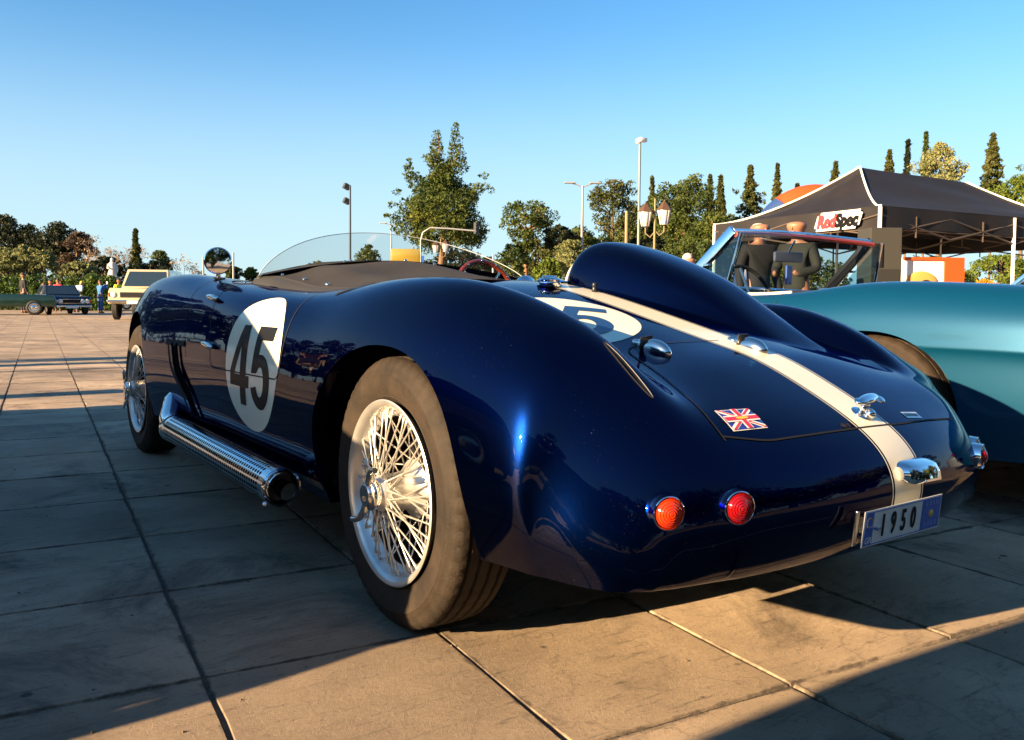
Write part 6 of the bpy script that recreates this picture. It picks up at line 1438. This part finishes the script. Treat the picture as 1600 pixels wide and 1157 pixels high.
# ------------------------------------------------------------------ distant cars
def pcar(name, px, D, face, label, L_, W_, side, cabin, pm, lamps=2, wheel_r=.31, grille=True, group='classic cars parked along the hedge'):
    """side: outline (y, z) of the lower body, cabin: outline of the greenhouse; local -y is the front"""
    root = empty(name, gp(px, D), tocam(px) + face, label, 'car', group)
    def ext(poly, w0, w1, nm, mt, bev, par):
        bm = bmesh.new(); zmin, zmax = min(p[1] for p in poly), max(p[1] for p in poly)
        def wz(z): return w0 + (w1 - w0) * (z - zmin) / (zmax - zmin)
        a = [bm.verts.new((-wz(z) / 2, y, z)) for y, z in poly]; b_ = [bm.verts.new((wz(z) / 2, y, z)) for y, z in poly]; n = len(poly)
        for i in range(n): bm.faces.new((a[i], a[(i + 1) % n], b_[(i + 1) % n], b_[i]))
        bm.faces.new(a[::-1]); bm.faces.new(b_); bmesh.ops.recalc_face_normals(bm, faces=bm.faces)
        if bev: bmesh.ops.bevel(bm, geom=bm.edges[:], offset=bev, segments=3, profile=.6, affect='EDGES', clamp_overlap=True)
        return bm_obj(nm, bm, mt, par, True, 45)
    b = ext(side, W_, W_ * .97, 'body', pm, .05, root)
    cb = None
    if cabin:
        cb = ext(cabin, W_ * .90, W_ * .78, 'cabin', pm, .04, root)
        (y0, z0), (y1, z1), (y2, z2), (y3, z3) = cabin[0], cabin[1], cabin[2], cabin[3]     # front base, front top, rear top, rear base
        def pane(A, B, C3, D3, nm):
            mesh_obj(nm, [A, B, C3, D3], [(0, 1, 2, 3)], M['carwin'], cb, False)
        f = lambda y, z, w_: Vector((w_, y, z)); ins = .08
        wb_, wt_ = W_ * .90 / 2, W_ * .78 / 2
        n_f = Vector((0, -(z1 - z0), (y0 - y1))).normalized() * -.0 + Vector((0, -.012, .006))
        A, B = (y0 + (y1 - y0) * .10, z0 + (z1 - z0) * .10), (y0 + (y1 - y0) * .88, z0 + (z1 - z0) * .88)
        pane(f(*A, -wb_ + ins) + n_f, f(*A, wb_ - ins) + n_f, f(*B, wt_ - ins) + n_f, f(*B, -wt_ + ins) + n_f, 'windscreen')
        A, B = (y3 + (y2 - y3) * .10, z3 + (z2 - z3) * .10), (y3 + (y2 - y3) * .88, z3 + (z2 - z3) * .88); nb_ = Vector((0, .012, .006))
        pane(f(*A, -wb_ + ins) + nb_, f(*A, wb_ - ins) + nb_, f(*B, wt_ - ins) + nb_, f(*B, -wt_ + ins) + nb_, 'rear_window')
        for s in (-1, 1):
            for (ta, tb) in ((.06, .50), (.55, .95)):
                def sp(t, k):
                    yb_ = y0 + (y3 - y0) * t; yt = y1 + (y2 - y1) * t; kk = .12 + k * .74; z = z0 + (z1 - z0) * kk; return Vector((s * (wb_ + (wt_ - wb_) * kk + .008), yb_ + (yt - yb_) * kk, z))
                pane(sp(ta, 0), sp(tb, 0), sp(tb, 1), sp(ta, 1), 'side_window')
    yf = min(p[0] for p in side); yr = max(p[0] for p in side)
    for s in (-1, 1):
        for y in (yf + L_ * .19, yr - L_ * .20):
            w_ = lathe('wheel', [(-.09, wheel_r * .62), (-.10, wheel_r * .8), (-.07, wheel_r), (.07, wheel_r), (.09, wheel_r * .8)], 28, M['rubberblack'], root, 'x', (s * (W_ / 2 - .08), y, wheel_r)); w_.rotation_euler = (0, 0, 0 if s < 0 else PI)
            lathe('rim', [(-.10, .001), (-.105, wheel_r * .2), (-.08, wheel_r * .35), (-.095, wheel_r * .6), (-.09, wheel_r * .64)], 24, M['oldchrome'], w_, 'x')
    zh = [p[1] for p in side if p[0] < yf + .25]; zl = sum(zh) / len(zh)
    if grille: box('grille', (0, yf - .012, zl), (W_ * .52, .03, .15), M['seam'], root); box('grille_surround', (0, yf - .006, zl), (W_ * .56, .03, .18), M['oldchrome'], root)
    for s in (-1, 1):
        for k in range(lamps):
            lathe('headlamp', [(.02, .10), (-.01, .10), (-.02, .085), (-.03, .05), (-.034, .001)], 20, M['lampwhite'], root, 'y', (s * (W_ * .40 - k * .21), yf - .01, zl))
        box('side_lamp', (s * W_ * .46, yf - .015, zl - .0), (.06, .04, .14), M['orange_lens'], root)
    bz = zl - .22; box('front_bumper', (0, yf - .07, bz), (W_ * 1.0, .10, .10), M['oldchrome'], root, None, .03); box('rear_bumper', (0, yr + .07, bz), (W_ * 1.0, .10, .10), M['oldchrome'], root, None, .03)
    box('plate', (0, yf - .13, bz - .03), (.5, .01, .11), M['lampwhite'], root); box('bonnet_gap', (0, yf + .55, max(p[1] for p in side) + .0), (W_ * .7, .012, .006), M['seam'], root)
    return root
M['carwin'] = pmat('dark_window_glass', (.02, .035, .05), .06, 0, coat=1, spec=.8)
low = [(-2.1, .35), (-2.15, .62), (-2.05, .80), (-.6, .88), (.9, .88), (2.0, .84), (2.1, .60), (2.05, .35)]
cab = [(-.75, .86), (-.25, 1.30), (.75, 1.30), (1.25, .86)]
suv = [(-2.2, .55), (-2.2, .95), (-2.1, 1.08), (-.9, 1.13), (2.1, 1.13), (2.2, .60), (2.1, .50)]
scab = [(-.85, 1.10), (-.35, 1.78), (2.0, 1.78), (2.18, 1.10)]
pcar('off_road_car', 236, 31, -.22, 'beige boxy off-road car facing the camera on the left', 4.4, 1.78, suv, scab, M['beigepaint'], 1, .38)
pcar('saloon_car', 93, 39, .22, 'dark blue saloon with four headlamps facing the camera', 4.2, 1.62, low, cab, M['dbluepaint'], 2)
pcar('convertible_car', 2, 36, -PI / 2 - .1, 'dark green open car seen from the side at the left edge', 4.2, 1.6, low, None, M['greenpaint'], 1, grille=False)
pcar('small_car', 134, 52, .9, 'small light blue car behind the person in pale shirt', 3.8, 1.5, low, cab, M['lbluepaint'], 1)
pcar('saloon_car', 8, 54, .3, 'pale blue saloon behind the green open car', 4.2, 1.65, low, [(p[0], p[1] * 1.12 - .1) for p in cab], M['silverpaint'], 1)
pcar('saloon_car', 162, 56, PI / 2, 'dark saloon behind the person in blue jacket', 4.2, 1.6, low, cab, M['dbluepaint'], 1, grille=False)
# cars mirrored in the tail and flank, outside the picture
for k, (x, y, rz, pm) in enumerate(((-12, 3, 1.4, 'beigepaint'), (-12.5, 9, 1.6, 'redpaint'), (-11.5, -4, 1.5, 'silverpaint'))):
    c = pcar('saloon_car', 0, 5, 0, 'parked %s saloon in the row beyond the red coupe' % ('beige', 'red', 'silver blue')[k], 4.2, 1.6, low, cab, M[pm], 1, group='saloons mirrored in the racing car flank'); c.location = (x, y, 0); c.rotation_euler = (0, 0, rz)

vn = pcar('off_road_car', 0, 5, 0, 'tall dark off-road car added unseen left of the photographer, its shadow crossing the tail', 4.4, 1.78, suv, scab, M['dbluepaint'], 1, .38, group=None); vn.location = (-4.7, -2.98, 0); vn.rotation_euler = (0, 0, 0)  # out-of-view car added to shade the ground behind the tail

person((-3.6, 8.85, 0), 1.0, 1.75, 'tan', 'black', 'person in tan jacket and black trousers added unseen beyond the red coupe, casting a shadow bar', arms='front')  # out-of-view figure put in to throw a bar of shade on the paving
person((-3.3, 5.55, 0), 2.4, 1.72, 'tan', 'jeans', 'person in tan jacket added unseen beside the red coupe, casting a shadow bar', arms='front')  # second added figure, out of view, for the nearer shadow bar
person((-4.4, 9.6, 0), -1.2, 1.80, 'dark', 'black', 'person in dark jacket facing the one in black trousers, left of the picture')
